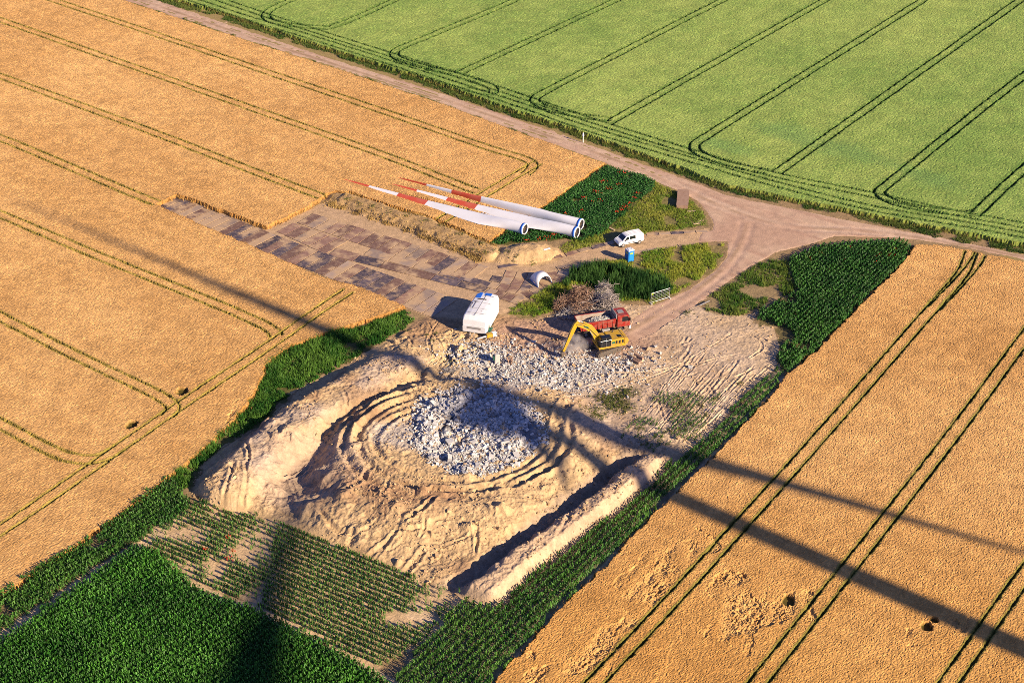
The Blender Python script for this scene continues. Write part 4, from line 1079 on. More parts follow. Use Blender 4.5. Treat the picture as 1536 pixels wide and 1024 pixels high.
# windscreen side step of the nose
MB().box((4.25, .0, 1.28), (.10, 2.2, .34), .03).build('nose_panel', GREY, e)
for hx, hy, sx, sy, m_, nm in ((-2.7, 1.05, 1.2, .75, BLUE, 'roof_hatch'), (-3.55, -.25, .8, 1.0, BLUE, 'roof_hatch'), (-1.75, .25, .30, 1.3, DARK, 'roof_slot'), (-3.6, .95, .5, .5, BLUE, 'roof_hatch')):
    MB().box((hx, hy * -1, 3.33), (sx, sy, .09), .02).build(nm, m_, e)
mb = MB()
for k, (x0, y0, x1, y1) in enumerate([(-.9, -1.0, 1.4, -1.0), (-.9, -1.35, -.9, -.65), (1.4, -1.35, 1.4, -.65)]): mb.tube((x0, y0, 3.30), (x1, y1, 3.30), .035, n=6)
for x0, y0 in ((-.2, -1.45), (.4, -1.5), (1.0, -1.5), (1.6, .3), (2.2, .6), (.6, 0.0)): mb.box((x0, y0, 3.28), (.25, .12, .10))
mb.build('roof_rail', DARK, e)
mb = MB()
for y0 in (-1.2, 1.35): mb.box((2.0, y0, .14), (3.6, .25, .28))
for x0 in (.6, 2.0, 3.2): mb.box((x0, 0, .12), (.25, 3.6, .24))
mb.box((2.3, 1.35, .6), (1.1, .7, .7)); mb.tube((2.4, 1.1, .4), (2.4, 2.0, .4), .2)
mb.box((2.0, 1.95, .1), (1.6, .5, .16))
mb.build('support_frame', GREENP, e)

# fairing shell lying on the plates
fc = P(812, 422)
e = empty('fairing_shell', (fc[0], fc[1], .04), math.radians(24))
tag(e, 'white curved fairing shell arching over the plates near the brushwood', 'fairing')
mb = MB(); secs = []
for k in range(15):
    t = math.pi * k / 14
    r_ = 1.4
    w_ = 2.6 - 1.0 * math.sin(t * .8)
    cx, cz = -r_ * math.cos(t), 1.35 * math.sin(t) ** .8
    bend = -.5 * math.cos(t)
    secs.append([(cx, -w_ * .6 + bend * .4, cz + .08), (cx * .98, 0 + bend * .4, cz + .22), (cx, w_ * .6 + bend * .4, cz + .04)])
mb.loft(secs, cap=False, closed=False)
o = mb.build('fairing_skin', WHITE, e, True); md = o.modifiers.new('thick', 'SOLIDIFY'); md.thickness = .09
mb = MB(); 
for s_ in (secs[0], secs[-1]): mb.tube(s_[0], s_[2], .07, n=6)
mb.build('edge_flange', BLUE, e)

# ------------------------------------------------------------------ van
vc = (P(966, 364.5) + P(928, 373)) / 2; vd = P(928, 373) - P(966, 364.5)
ang = math.atan2(vd[1], vd[0])
off = np.array([math.cos(ang + math.pi / 2), math.sin(ang + math.pi / 2)])    # to its left, the side facing the camera
vc = vc - off * .95
e = empty('delivery_van', (vc[0], vc[1], .06), ang)
tag(e, 'white van parked on the plate track', 'van')
prof = [(-2.42, .42), (-2.45, 1.0), (-2.36, 1.75), (-2.15, 1.93), (-.5, 1.97), (.70, 1.90), (.95, 1.80), (1.62, 1.20), (2.25, 1.02), (2.42, .82), (2.46, .42)]
def hwid(z): return .95 - max(0, z - 1.05) * .17
mb = MB()
Lv = [mb.bm.verts.new((x_, hwid(z_), z_)) for x_, z_ in prof]; Rv = [mb.bm.verts.new((x_, -hwid(z_), z_)) for x_, z_ in prof]
n = len(prof)
for k in range(n): mb.bm.faces.new((Lv[k], Lv[(k + 1) % n], Rv[(k + 1) % n], Rv[k]))
mb.bm.faces.new(Lv[::-1]); mb.bm.faces.new(Rv)
bmesh.ops.bevel(mb.bm, geom=mb.bm.edges[:], offset=.045, segments=2, affect='EDGES')
mb.build('body', WHITE, e)
def van_side(pts, s_): return [(x_, s_ * (hwid(z_) + .012), z_) for x_, z_ in pts]
for s_ in (1, -1):
    MB().quad(van_side([(.42, 1.22), (1.28, 1.22), (.86, 1.70), (.45, 1.74)], s_)).build('side_window', GLASS, e)
    MB().quad(van_side([(-.78, 1.22), (.28, 1.22), (.28, 1.75), (-.78, 1.76)], s_)).build('side_window', GLASS, e)
    for x_ in (1.55, -1.55):
        t = MB().tube((x_, s_ * .68, .34), (x_, s_ * .965, .34), .35, n=20).build('wheel', RUBBER, e)
        MB().tube((x_, s_ * .95, .34), (x_, s_ * .985, .34), .215, n=14).build('rim', STEEL, t)
    MB().box((1.22, s_ * 1.03, 1.24), (.10, .18, .20), .02).build('wing_mirror', BLACK, e)
    MB().box((2.33, s_ * .68, .90), (.16, .34, .15), .03, ry=.35).build('headlight', LAMP, e)
    MB().box((-2.44, s_ * .82, 1.15), (.05, .12, .45), .01).build('tail_light', REDL, e)
    MB().box((0, s_ * .955, .62), (2.1, .03, .10)).build('side_moulding', BLACK, e)
MB().quad([(1.03, -.70, 1.765), (1.03, .70, 1.765), (1.62, .80, 1.235), (1.62, -.80, 1.235)]).build('windscreen', GLASS, e)
e.children[-1].data.transform(Matrix.Translation((.03, 0, .03)))
MB().box((2.42, 0, .50), (.16, 1.86, .26), .05).build('front_bumper', BLACK, e)
MB().box((-2.44, 0, .50), (.14, 1.86, .24), .05).build('rear_bumper', BLACK, e)
mb = MB()
for y_ in (-.6, -.2, .2, .6): mb.box((-.8, y_, 1.975), (2.5, .05, .03), .01)
mb.build('roof_ribs', WHITE, e)
MB().quad([(-2.44, -.70, 1.2), (-2.44, .70, 1.2), (-2.385, .64, 1.72), (-2.385, -.64, 1.72)]).build('rear_window', GLASS, e)
e.children[-1].data.transform(Matrix.Translation((-.02, 0, 0)))

# ------------------------------------------------------------------ portable toilet
tc_ = P(944, 391)
e = empty('portable_toilet', (tc_[0], tc_[1], .03), math.radians(-62))
tag(e, 'blue portable toilet with white roof and yellow signs beside the van', 'portable toilet')
MB().box((0, 0, 1.08), (1.12, 1.12, 1.98), .03).build('cabin', TOILET, e)
mb = MB().box((0, 0, 2.13), (1.2, 1.2, .14), .04, taper=(.9, .9)); mb.box((0, 0, 2.24), (.9, .9, .10), .04, taper=(.7, .7)); mb.build('roof', WHITE, e)
MB().tube((.2, .2, 2.25), (.2, .2, 2.42), .06, n=10).build('vent_pipe', BLACK, e)
MB().box((0, 0, .05), (1.2, 1.2, .10), .02).build('skid_base', BLACK, e)
d_ = MB().box((.575, 0, 1.02), (.03, .80, 1.75), .012).build('door', TOILETD, e)
MB().box((.60, .30, 1.05), (.03, .05, .16)).build('handle', BLACK, d_)
MB().box((.598, 0, 1.62), (.012, .58, .26)).build('sign', SIGNY, e)
MB().box((0, -.568, 1.62), (.50, .012, .26)).build('sign', SIGNY, e)
mb = MB()
for x_ in (-.42, -.14, .14, .42): mb.box((x_, -.575, .85), (.07, .03, 1.1), .01); mb.box((x_, .575, 1.0), (.07, .03, 1.6), .01); mb.box((-.575, x_, 1.0), (.03, .07, 1.6), .01)
mb.build('wall_ribs', TOILET, e)

# ------------------------------------------------------------------ mobile fence panel
fa, fb = P(976, 455.5), P(1004, 447); fd = fb - fa; L = float(np.linalg.norm(fd)); fc = (fa + fb) / 2
e = empty('fence_panel', (fc[0], fc[1], float(gz(*fc))), math.atan2(fd[1], fd[0]))
tag(e, 'galvanised mobile fence panel standing at the edge of the weeds', 'fence panel')
mb = MB()
for x_ in (-L / 2, L / 2): mb.tube((x_, 0, .12), (x_, 0, 1.85), .045, n=8)
for z_ in (.20, 1.85): mb.tube((-L / 2, 0, z_), (L / 2, 0, z_), .045, n=8)
mb.build('frame', STEEL, e)
mb = MB()
for k in range(1, 9): mb.tube((-L / 2 + L * k / 9, 0, .2), (-L / 2 + L * k / 9, 0, 1.85), .008, n=4)
for k in range(1, 6): mb.tube((-L / 2, .01, .2 + 1.65 * k / 6), (L / 2, .01, .2 + 1.65 * k / 6), .010, n=4)
mb.build('wire_mesh', STEEL, e)
for x_ in (-L / 2, L / 2): MB().box((x_, 0, .07), (.26, .75, .14), .03).build('foot', CONC, e)
MB().box((-L / 2 + .25, -.03, 1.68), (.28, .02, .18)).build('tag', SIGNY, e)

# ------------------------------------------------------------------ timber deck box by the junction
bc = (P(1015.6, 311, .2) + P(1032.5, 287.5, .6)) / 2
e = empty('timber_box', (bc[0], bc[1], 0), math.radians(-7.3))
tag(e, 'long low brown box covered with boards in the grass by the junction', 'timber box')
MB().box((0, 0, .42), (1.98, 6.3, .62), .02).build('side_boards', WOOD, e)
mb = MB()
for k in range(14):
    mb.box((RNG.normal(0, .012), -2.95 + k * .454, .765 + RNG.uniform(0, .02)), (2.1, .435, .05), .008, rz=RNG.normal(0, .008))
mb.build('lid_boards', WOOD, e)
for y_ in (-2.6, 0, 2.6): MB().box((0, y_, .06), (2.0, .16, .12)).build('bearer', TIMBER, e)
def beam(name, label, cat, a, b, w_, h_, m_, z=None, z0=0.0):
    """one timber or pole lying on the ground"""
    p, q = P(*a), P(*b); c_ = (p + q) / 2; d_ = q - p
    o = MB().box((0, 0, h_ / 2), (float(np.linalg.norm(d_)), w_, h_), min(w_, h_) * .15).build(name, m_)
    o.location = (c_[0], c_[1], float(gz(*c_)) + z0); o.rotation_euler = (0, 0, math.atan2(d_[1], d_[0]))
    tag(o, label, cat); return o
beam('timber_beam', 'pale squared timber lying at the end of the board covered box', 'timber', (1030,318.5), (1044,317.5), .28, .22, TIMBER)
beam('timber_beam', 'pale timber lying in the grass edge below the board covered box', 'timber', (1040,336.5), (1051,335.5), .25, .18, TIMBER)
beam('timber_beam', 'short timber lying askew beside the grass edge near the junction', 'timber', (1046,333), (1055,331), .2, .15, TIMBER)
beam('timber_beam', 'weathered plank lying in the grass behind the van', 'timber', (893,337), (904,341), .3, .12, TIMBER, z0=.15)
beam('timber_beam', 'plank lying across the grass above the van roof', 'timber', (914,343), (922,347), .25, .12, TIMBER, z0=.15)
beam('white_plank', 'short white plank lying beside the sand heap at the track', 'plank', (815,383), (825,380.5), .25, .15, WHITE)
beam('fallen_pole', 'thin pale pole lying on the hedge bank beside the lorry road', 'pole', (1049,461), (1064,454), .12, .12, STEEL, z0=.3)

# marker post at the road
mp = P(874.5, 214)
e = empty('marker_post', (mp[0], mp[1], 0)); tag(e, 'white marker post with a pointed cap on the verge of the dirt road', 'marker post')
MB().tube((0, 0, 0), (0, 0, 1.45), .085, n=10).build('post', WHITE, e)
mb = MB(); mb.tube((0, 0, 1.45), (0, 0, 1.80), .20, .16, n=10); mb.tube((0, 0, 1.80), (0, 0, 2.1), .16, .03, n=10); mb.build('cap', WHITE, e)

# ------------------------------------------------------------------ hydraulic excavator
xc = P(906, 526); xz = float(gz(*xc)); XA = math.pi + .33
e = empty('excavator', (xc[0], xc[1], xz), XA)
tag(e, 'yellow crawler excavator with its arm reaching into the concrete rubble', 'excavator')
def track_prof(L, H, n=7):
    r_ = H / 2; p = []
    for k in range(n + 1):
        t = -math.pi / 2 + math.pi * k / n; p.append((L / 2 - r_ + r_ * math.cos(t), r_ + r_ * math.sin(t)))
    for k in range(n + 1):
        t = math.pi / 2 + math.pi * k / n; p.append((-L / 2 + r_ + r_ * math.cos(t), r_ + r_ * math.sin(t)))
    return p
UR = Matrix.Rotation(.22, 4, 'Z')
for s_ in (1, -1):
    mb = MB(); mb.prism(track_prof(4.3, .92), s_ * 1.0, s_ * 1.6)
    pr = track_prof(4.3, .92); per = []
    for k in range(len(pr)):
        a, b = np.array(pr[k]), np.array(pr[(k + 1) % len(pr)]); m_ = max(1, int(np.linalg.norm(b - a) / .19))
        for j in range(m_):
            q = a + (b - a) * (j + .5) / m_; d_ = b - a; per.append((q, math.atan2(d_[1], d_[0])))
    for q, t in per: mb.box((q[0], s_ * 1.3, q[1]), (.07, .62, .07), ry=-t)
    t_ = mb.build('track', DSTEEL, e); t_.data.transform(UR)
    mb = MB()
    for x_ in (-1.66, 1.66): mb.tube((x_, s_ * 1.58, .46), (x_, s_ * 1.66, .46), .33, n=14)
    for x_ in np.linspace(-1.0, 1.0, 5): mb.tube((x_, s_ * 1.58, .24), (x_, s_ * 1.65, .24), .15, n=10)
    r_ = mb.build('rollers', DSTEEL, t_); r_.data.transform(UR)
mb = MB(); mb.box((0, 0, .62), (2.4, 2.1, .4), .05); mb.tube((0, 0, .8), (0, 0, 1.1), .75, n=18)
o = mb.build('undercarriage', DSTEEL, e); o.data.transform(UR)
mb = MB(); mb.box((-.75, 0, 1.28), (4.3, 2.8, .30), .04); mb.build('platform', YELLOW, e)
mb = MB(); mb.box((-1.55, 0, 1.92), (2.3, 2.76, 1.0), .12); mb.box((-.2, -.95, 1.85), (1.3, .85, .85), .08); mb.build('engine_cover', YELLOW, e)
mb = MB(); mb.prism([(-2.65, 1.1), (-3.15, 1.2), (-3.4, 1.5), (-3.4, 2.1), (-3.15, 2.42), (-2.65, 2.45)], -1.35, 1.35)
bmesh.ops.bevel(mb.bm, geom=mb.bm.edges[:], offset=.09, segments=2, affect='EDGES'); mb.build('counterweight', YELLOW, e)
MB().box((-2.2, .6, 2.48), (.5, .6, .12), .03).build('air_intake', BLACK, e)
MB().tube((-1.6, -.7, 2.4), (-1.6, -.7, 2.85), .08, n=10).build('exhaust_pipe', DSTEEL, e)
mb = MB()
for x_ in (-2.4, -1.9, -1.4): mb.box((x_, 1.385, 1.95), (.32, .02, .55))
mb.build('side_grille', BLACK, e)
MB().box((-.9, 1.392, 1.95), (.5, .02, .36)).build('decal', GREENP, e)
cab = MB().prism([(-.55, 1.43), (-.6, 3.0), (.95, 3.02), (1.28, 2.25), (1.20, 1.43)], .42, 1.40)
bmesh.ops.bevel(cab.bm, geom=cab.bm.edges[:], offset=.06, segments=2, affect='EDGES')
cabo = cab.build('cab', BLACK, e)
MB().quad([(-.45, 1.412, 2.2), (-.48, 1.412, 2.9), (.85, 1.412, 2.9), (1.1, 1.412, 2.25)]).build('window', GLASS, cabo)
MB().quad([(1.325, .5, 2.2), (1.325, 1.32, 2.2), (1.04, 1.32, 2.92), (1.04, .5, 2.92)]).build('window', GLASS, cabo)
MB().quad([(-.3, .55, 3.028), (.75, .55, 3.035), (.75, 1.28, 3.035), (-.3, 1.28, 3.028)]).build('roof_window', GLASS, cabo)
mb = MB()
for a, b in (((-.6, 1.44, 2.55), (1.2, 1.44, 2.55)),): mb.tube(a, b, .03, n=6)
for a, b in (((.3, 1.44, 1.45), (.3, 1.44, 2.95)),): mb.tube(a, b, .03, n=6)
for q in ((-.5, 1.5), (1.0, 1.5)): mb.tube((q[0], 1.5, 1.5), (q[0], 1.5, 2.4), .025, n=6)
mb.build('handrail', STEEL, cabo)
# front attachment: banana boom, stick, breaker, rams
def arm(pts, w_, name, m_):
    """pts: (x, z, half height) along the arm"""
    mb = MB(); secs = []
    P2 = np.array([(p[0], p[1]) for p in pts]); tg = np.gradient(P2, axis=0); tg /= np.linalg.norm(tg, axis=1)[:, None]
    for (x_, z_, h_), t in zip(pts, tg):
        nx, nz = -t[1] * h_, t[0] * h_
        secs.append([(x_ + nx, -w_, z_ + nz), (x_ + nx, w_, z_ + nz), (x_ - nx, w_, z_ - nz), (x_ - nx, -w_, z_ - nz)])
    mb.loft(secs)
    for f in mb.bm.faces: f.smooth = False
    return mb.build(name, m_, e)
bo = arm([(.75, 1.75, .24), (1.1, 2.5, .38), (1.6, 3.3, .46), (2.1, 4.05, .48), (2.8, 4.6, .42), (3.7, 5.05, .33), (4.6, 5.4, .20)], .24, 'boom', YELLOW)
bo.location.y = -.15
st = arm([(4.35, 5.95, .14), (4.62, 5.5, .30), (5.0, 4.7, .32), (5.8, 2.8, .24), (6.55, 1.05, .16)], .19, 'stick', YELLOW); st.location.y = -.15
for y_ in (-.50, .20): MB().tube((1.2, y_, 1.5), (1.95, y_, 3.0), .10, n=10).build('boom_ram', YELLOW, e); MB().tube((1.95, y_, 3.0), (2.5, y_, 4.0), .055, n=8).build('ram_rod', STEEL, e)
MB().tube((2.0, -.15, 4.6), (3.5, -.15, 5.6), .10, n=10).build('stick_ram', YELLOW, e); MB().tube((3.5, -.15, 5.6), (4.4, -.15, 5.95), .055, n=8).build('ram_rod', STEEL, e)
MB().tube((4.95, -.15, 5.25), (5.85, -.15, 3.3), .10, n=10).build('bucket_ram', DSTEEL, e); MB().tube((5.85, -.15, 3.3), (6.68, -.15, 1.55), .055, n=8).build('ram_rod', STEEL, e)
mb = MB(); mb.box((6.65, -.15, .80), (.55, .62, .55), .05, ry=.35); mb.prism([(6.45, .65), (6.85, .65), (7.0, -.25), (6.85, -.45), (6.55, -.2)], -.45, .15)
mb.build('breaker_jaw', DSTEEL, e)
mb = MB()
for k in range(6):
    t0, t1 = k / 6, (k + 1) / 6
    mb.tube((1.3 + 3.2 * t0, .14, 2.9 + 2.6 * math.sin(t0 * 1.6) - .1), (1.3 + 3.2 * t1, .14, 2.9 + 2.6 * math.sin(t1 * 1.6) - .1), .035, n=5)
mb.build('hose', BLACK, e)
MB().box((3.0, -.15 + .25, 4.70), (.8, .02, .26), ry=-.5).build('decal', GREENP, e)

# ------------------------------------------------------------------ red tipper lorry
tA = math.radians(16); ta = P(884, 506); td = np.array([math.cos(tA), math.sin(tA)]); tn = np.array([-math.sin(tA), math.cos(tA)])
tq = ta + td * 2.35 + tn * 1.2
e = empty('tipper_lorry', (tq[0], tq[1], float(gz(*tq)) + .02), tA)
tag(e, 'red tipper lorry loaded with rubble standing behind the excavator', 'lorry')
mb = MB()
for y_ in (-.45, .45): mb.box((.2, y_, .95), (8.0, .18, .28))
for x_ in (-3.4, -1, 1.5, 3.4): mb.box((x_, 0, .95), (.2, .9, .22))
mb.build('chassis', BLACK, e)
for x_ in (-2.9, -1.55, 2.55):
    for s_ in (1, -1):
        w_ = MB().tube((x_, s_ * .70, .52), (x_, s_ * 1.22, .52), .53, n=22).build('wheel', RUBBER, e)
        MB().tube((x_, s_ * 1.10, .52), (x_, s_ * 1.245, .52), .29, .22, n=14).build('rim', GREY, w_)
def bedbox(inset, z0, z1, flare):
    x0, x1, w0 = -3.7, 1.75, 1.22
    return [[(x0 + inset, -w0 + inset, z0), (x1 - inset, -w0 + inset, z0), (x1 - inset, w0 - inset, z0), (x0 + inset, w0 - inset, z0)],
            [(x0 - flare + inset, -w0 - .06 + inset, z1), (x1 - inset + .1, -w0 - .06 + inset, z1), (x1 - inset + .1, w0 + .06 - inset, z1), (x0 - flare + inset, w0 + .06 - inset, z1)]]
o_, i_ = bedbox(0, 1.25, 2.65, .35), bedbox(.09, 1.38, 2.65, .33)
mb = MB()
OV = [[mb.bm.verts.new(p) for p in r_] for r_ in o_]; IV_ = [[mb.bm.verts.new(p) for p in r_] for r_ in i_]
mb.bm.faces.new(OV[0][::-1])
for k in range(4):
    j = (k + 1) % 4
    mb.bm.faces.new((OV[0][k], OV[0][j], OV[1][j], OV[1][k]))
    f = mb.bm.faces.new((OV[1][k], OV[1][j], IV_[1][j], IV_[1][k]))
    f = mb.bm.faces.new((IV_[1][k], IV_[1][j], IV_[0][j], IV_[0][k])); f.material_index = 1
f = mb.bm.faces.new(IV_[0]); f.material_index = 1
for x_ in np.linspace(-3.4, 1.4, 7):
    for s_ in (1, -1): mb.box((x_, s_ * 1.27, 1.95), (.12, .08, 1.3))
for s_ in (1, -1): mb.box((-1.0, s_ * 1.30, 2.62), (5.5, .10, .14))
mb.build('tipper_body', [RED, RUSTIN], e)
MB().box((1.95, 0, 2.95), (.12, 2.45, .75), .02).build('headboard', GREY, e)
# load: heaped rubble
lx, ly = np.meshgrid(np.linspace(-3.6, 1.65, 44), np.linspace(-1.1, 1.1, 18))
lz = 1.62 + .85 * sm((lx + 3.0) / 2.0) * sm((1.9 - lx) / 1.1) * sm((1.25 - np.abs(ly)) / .9) + .14 * fbm(lx, ly, .7, 3, 601) + .06 * RNG.normal(0, 1, lx.shape)
lc = np.ones(lx.shape + (3,)) * np.array([.36, .345, .31]) * (1 + .3 * fbm(lx, ly, .5, 3, 602))[..., None]
ld = link('load', sheet_mesh('load', lx, ly, lz, lc, M_STONE, smooth=False), e)
cabm = MB().prism([(2.10, 1.0), (2.10, 3.02), (3.75, 3.05), (4.02, 2.85), (4.22, 1.85), (4.25, 1.0)], -1.22, 1.22)
bmesh.ops.bevel(cabm.bm, geom=cabm.bm.edges[:], offset=.07, segments=2, affect='EDGES')
cb = cabm.build('cab', RED, e)
MB().quad([(4.08, -1.05, 2.78), (4.08, 1.05, 2.78), (4.255, 1.08, 1.92), (4.255, -1.08, 1.92)]).build('windscreen', GLASS, cb)
for s_ in (1, -1):
    MB().quad([(2.9, s_ * 1.232, 1.95), (4.0, s_ * 1.232, 1.95), (3.85, s_ * 1.232, 2.75), (2.9, s_ * 1.232, 2.78)]).build('side_window', GLASS, cb)
    MB().box((4.1, s_ * 1.42, 2.3), (.12, .22, .55), .03).build('wing_mirror', BLACK, cb)
    MB().box((4.33, s_ * .95, .78), (.06, .38, .22), .02).build('headlight', LAMP, e)
    MB().box((2.55, s_ * 1.15, 1.12), (1.4, .12, .10)).build('mudguard', BLACK, e)
    MB().box((.3, s_ * 1.05, .75), (1.3, .45, .5), .06).build('fuel_tank', STEEL, e)
MB().box((2.95, 0, 3.075), (.9, .9, .05), .02).build('roof_hatch', GREY, cb)
MB().box((4.24, 0, .72), (.26, 2.44, .55), .06).build('bumper', WHITE, e)
MB().box((4.27, 0, 1.45), (.06, 1.7, .5), .02).build('grille', BLACK, e)

# ------------------------------------------------------------------ loose gear on the rubble
bp = P(733, 508)
e = empty('hydraulic_breaker', (bp[0], bp[1], float(gz(*bp)) + .15), math.radians(24))
tag(e, 'yellow and grey hydraulic breaker tool lying in the sand before the nacelle', 'breaker tool')
MB().box((.15, 0, .35), (1.0, .62, .55), .05).build('housing', YELLOW, e)
MB().box((.95, 0, .38), (.7, .7, .6), .05).build('mounting_bracket', WHITE, e)
MB().tube((-.35, 0, .3), (-1.9, 0, .22), .17, .12, n=10).build('chisel', STEEL, e)
MB().tube((1.2, -.5, .5), (1.2, .5, .5), .08, n=8).build('pin', DSTEEL, e)
sb = P(745.5, 546)
e = empty('concrete_stub', (sb[0], sb[1], float(gz(*sb))), .3)
tag(e, 'pale upright concrete stub casting a long shadow on the rubble', 'concrete stub')
MB().box((0, 0, .75), (.85, .75, 1.6), .08, taper=(.8, .75)).build('block', CONC, e)
MB().box((-.52, .05, .9), (.18, .5, .7), .04).build('cable_box', GREENP, e)
sb = P(765, 548)
e = empty('root_stump', (sb[0], sb[1], float(gz(*sb))), .3)
tag(e, 'brown splintered stump next to the upright concrete stub', 'stump')
mb = MB()
for k in range(7):
    a = RNG.uniform(0, 6.28); mb.tube((0, 0, .1), (math.cos(a) * .6, math.sin(a) * .5, RNG.uniform(.3, 1.3)), .22, .08, n=6)
mb.build('roots', WOOD, e)
sb = P(956, 543)
e = empty('log_heap', (sb[0], sb[1], float(gz(*sb))), 2.4)
tag(e, 'small heap of split brown logs behind the excavator', 'log heap')
for k in range(4):
    MB().tube((-.7, (k % 3) * .42 - .42, .25 + (k // 3) * .40), (.7 + RNG.uniform(-.2, .3), (k % 3) * .42 - .42 + RNG.uniform(-.15, .15), .27 + (k // 3) * .40), .22, .19, n=8).build('log', WOOD if k else TIMBER, e)

# ------------------------------------------------------------------ brushwood
def brush(px, py, rx, ry, hgt, n, c0, c1, label, zadd=0.0, thick=.045):
    c_ = P(px, py); zb = float(gz(*c_))
    V, F, K = [], [], []
    nl = 7
    la = RNG.uniform(0, 6.28, nl); lr = RNG.uniform(.15, .75, nl); lh = RNG.uniform(.45, 1.15, nl); ls = RNG.uniform(.35, .6, nl)
    pk = RNG.integers(0, nl, n); th = RNG.uniform(0, 6.28, n); rr = np.sqrt(RNG.random(n))
    bx = (np.cos(la[pk]) * lr[pk] + np.cos(th) * rr * ls[pk]) * rx; by = (np.sin(la[pk]) * lr[pk] + np.sin(th) * rr * ls[pk]) * ry
    top = hgt * lh[pk] * (1 - rr ** 2) ** .6 * np.clip(1.15 - .5 * lr[pk], 0, 1)
    bz = RNG.random(n) ** .6 * top + .05
    for i in range(n):
        d = RNG.normal(0, 1, 3); d[2] = d[2] * .45 + .15; d /= np.linalg.norm(d)
        L_ = RNG.uniform(.6, 1.7) if RNG.random() < .9 else RNG.uniform(2, 3.4); r_ = thick * RNG.uniform(.5, 1.2); p = np.array([bx[i], by[i], bz[i]]) - d * L_ / 2
        cc = np.array(c0) + (np.array(c1) - np.array(c0)) * RNG.random(); cc = cc * RNG.uniform(.7, 1.25)
        u = np.cross(d, [0, 0, 1.0]); u /= np.linalg.norm(u) + 1e-6; v = np.cross(d, u)
        prev = None
        for k in range(4):
            rk = r_ * (1 - k * .22)
            q = [p + (u * math.cos(a) + v * math.sin(a)) * rk for a in (0, 2.1, 4.2)]
            q = [np.array([a[0], a[1], max(a[2], .02)]) for a in q]
            i0 = len(V); V += q; K += [cc] * 3
            if prev is not None:
                for j in range(3): F.append((prev + j, prev + (j + 1) % 3, i0 + (j + 1) % 3, i0 + j))
            prev = i0
            p = p + d * L_ / 3; d = d + RNG.normal(0, .28, 3); d /= np.linalg.norm(d); p[2] = max(p[2], .03)
    o = link('brushwood_pile', raw_mesh('brushwood_pile', np.array(V), np.array(F), M_STRAW, np.clip(np.array(K), 0, 1)))
    o.location = (c_[0], c_[1], zb + zadd)
    tag(o, label, 'brushwood', 'cut brushwood piles'); return o
brush(870, 459, 3.9, 4.4, 2.7, 1800, (.26, .15, .10), (.42, .28, .20), 'reddish brown brushwood pile nearest the fairing shell')
brush(908, 458, 3.4, 4.2, 3.4, 1700, (.34, .29, .26), (.52, .46, .42), 'tall grey brushwood pile in front of the dark weeds')
brush(880, 473, 5.0, 2.1, 1.5, 1200, (.40, .37, .35), (.60, .56, .53), 'low pale brushwood heap along the lorry')
brush(684, 556, 1.8, 1.2, .7, 130, (.40, .37, .35), (.55, .5, .45), 'few bare twigs lying by the upper edge of the rubble heap', thick=.03)

# ------------------------------------------------------------------ standing turbine and an added second one, their shadows crossing the fields
def turbine(hub_shadow, ux, th0, R_, cmax, label):
    HH = 92.0
    foot = hub_shadow - SH * (HH / math.tan(SUN_EL))
    e = empty('wind_turbine', (foot[0], foot[1], -.05))
    tag(e, label, 'wind turbine')
    MB().tube((0, 0, 0), (0, 0, HH - 1.5), 2.3, 1.35, n=32).build('tower', WHITE, e, True)
    u = np.array(ux) / np.linalg.norm(ux); fw = np.array([-u[1], u[0]]); na = math.atan2(fw[1], fw[0])
    nb_ = MB().box((-1.5, 0, 0), (9, 3.6, 3.8), .5).build('nacelle', WHITE, e); nb_.location = (0, 0, HH); nb_.rotation_euler = (0, 0, na)
    hubp = Vector((fw[0] * 4.0, fw[1] * 4.0, HH))
    hb = MB().tube((-1.0, 0, 0), (1.8, 0, 0), 1.7, .5, n=20).build('hub', WHITE, e); hb.location = hubp; hb.rotation_euler = (0, 0, na)
    nz = Vector((fw[0], fw[1], 0)); best = -1; pitch = 0
    t = math.radians(th0); ax = Vector((u[0] * math.cos(t), u[1] * math.cos(t), math.sin(t))); ay = nz.cross(ax)
    for deg in range(-90, 90, 5):                       # blades are turned so that this one casts a broad shadow
        c_ = ay * math.cos(math.radians(deg)) + nz * math.sin(math.radians(deg)); v_ = abs(c_.dot(ax.cross(sd).normalized()))
        if v_ > best: best = v_; pitch = math.radians(deg)
    secs, S = blade_secs(R_, pitch, cmax=cmax, droot=2.1, z0=0, z1=0)
    for k in range(3):
        mb = MB(); mb.loft([list(s_) for s_ in secs])
        b_ = mb.build('rotor_blade', BLADEW, e)
        t = math.radians(th0 + 120 * k)
        ax = Vector((u[0] * math.cos(t), u[1] * math.cos(t), math.sin(t))); ay = nz.cross(ax)
        M = Matrix((ax, ay, nz)).transposed().to_4x4(); M.translation = hubp
        b_.matrix_local = M
turbine(P(592, 556, 1.2) - SH * 12.0, (math.cos(math.radians(342)), math.sin(math.radians(342))), 336, 45.0, 4.8, 'white wind turbine standing beyond the right wheat field, its tower shadow crossing the wheat')
turbine(P(285, 1130) - np.array([-.75, .66]) * 4, (.658, .75), 16, 48.0, 4.4, 'white wind turbine added out of view so that one blade shadow darkens the thin maize')  # extra unseen turbine, added so its blade shades the thin maize

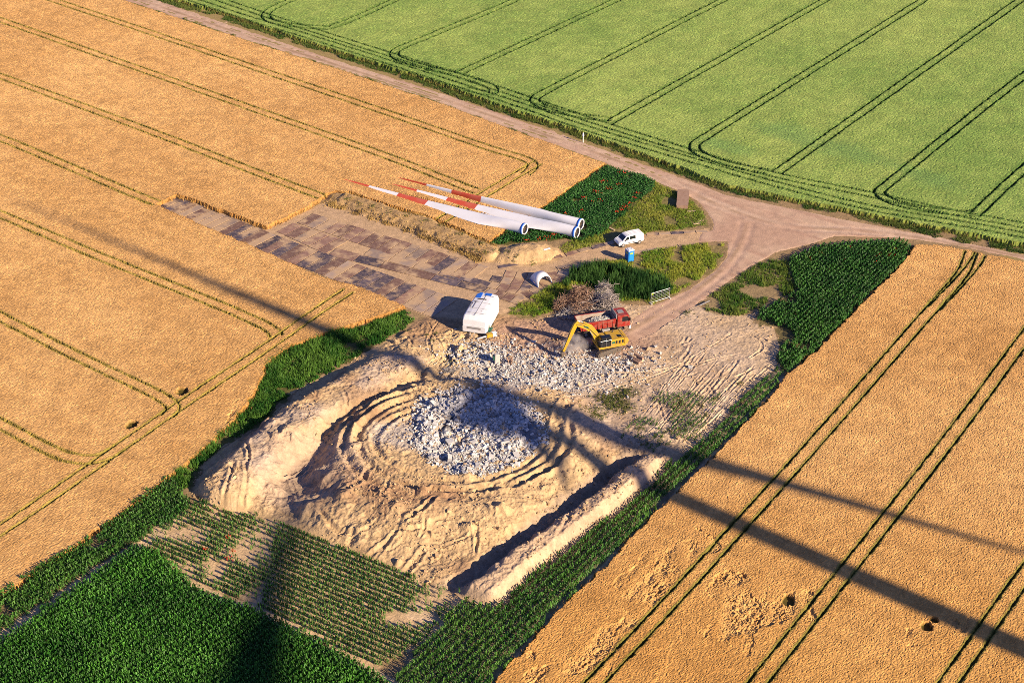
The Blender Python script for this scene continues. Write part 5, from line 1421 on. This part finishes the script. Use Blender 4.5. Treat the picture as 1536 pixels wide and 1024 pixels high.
# ------------------------------------------------------------------ dust at the breaking place
dm = bpy.data.materials.new('dust'); dm.use_nodes = True; nt = dm.node_tree; nt.nodes.remove(nt.nodes['Principled BSDF'])
pv = nt.nodes.new('ShaderNodeVolumePrincipled'); pv.inputs['Color'].default_value = (.95, .90, .82, 1); pv.inputs['Anisotropy'].default_value = .1
tcn = nt.nodes.new('ShaderNodeTexCoord'); nz_ = nt.nodes.new('ShaderNodeTexNoise'); nz_.inputs['Scale'].default_value = .75; nz_.inputs['Detail'].default_value = 5
nt.links.new(tcn.outputs['Object'], nz_.inputs['Vector'])
mr = nt.nodes.new('ShaderNodeMapRange'); mr.inputs[1].default_value = .40; mr.inputs[2].default_value = .70; mr.inputs[4].default_value = 1.3
nt.links.new(nz_.outputs['Fac'], mr.inputs[0])
ln = nt.nodes.new('ShaderNodeVectorMath'); ln.operation = 'MULTIPLY'; ln.inputs[1].default_value = (1 / 2.2, 1 / 1.9, 1 / 1.9); nt.links.new(tcn.outputs['Object'], ln.inputs[0])
l2 = nt.nodes.new('ShaderNodeVectorMath'); l2.operation = 'LENGTH'; nt.links.new(ln.outputs[0], l2.inputs[0])
fo = nt.nodes.new('ShaderNodeMapRange'); fo.inputs[1].default_value = 1.0; fo.inputs[2].default_value = .25; nt.links.new(l2.outputs['Value'], fo.inputs[0])
ml = nt.nodes.new('ShaderNodeMath'); ml.operation = 'MULTIPLY'; nt.links.new(mr.outputs[0], ml.inputs[0]); nt.links.new(fo.outputs[0], ml.inputs[1])
nt.links.new(ml.outputs[0], pv.inputs['Density']); nt.links.new(pv.outputs[0], nt.nodes['Material Output'].inputs['Volume'])
bm = bmesh.new(); bmesh.ops.create_icosphere(bm, subdivisions=3, radius=1.0)
for v in bm.verts: v.co = Vector((v.co.x * 2.2, v.co.y * 1.9, v.co.z * 1.9))
me = bpy.data.meshes.new('dust_cloud'); bm.to_mesh(me); bm.free(); me.materials.append(dm)
o = link('dust_cloud', me); dp = P(862, 531); o.location = (dp[0], dp[1], float(gz(*dp)) + 1.5)
tag(o, 'beige dust cloud rising where the excavator breaks the concrete', 'dust', kind='stuff')
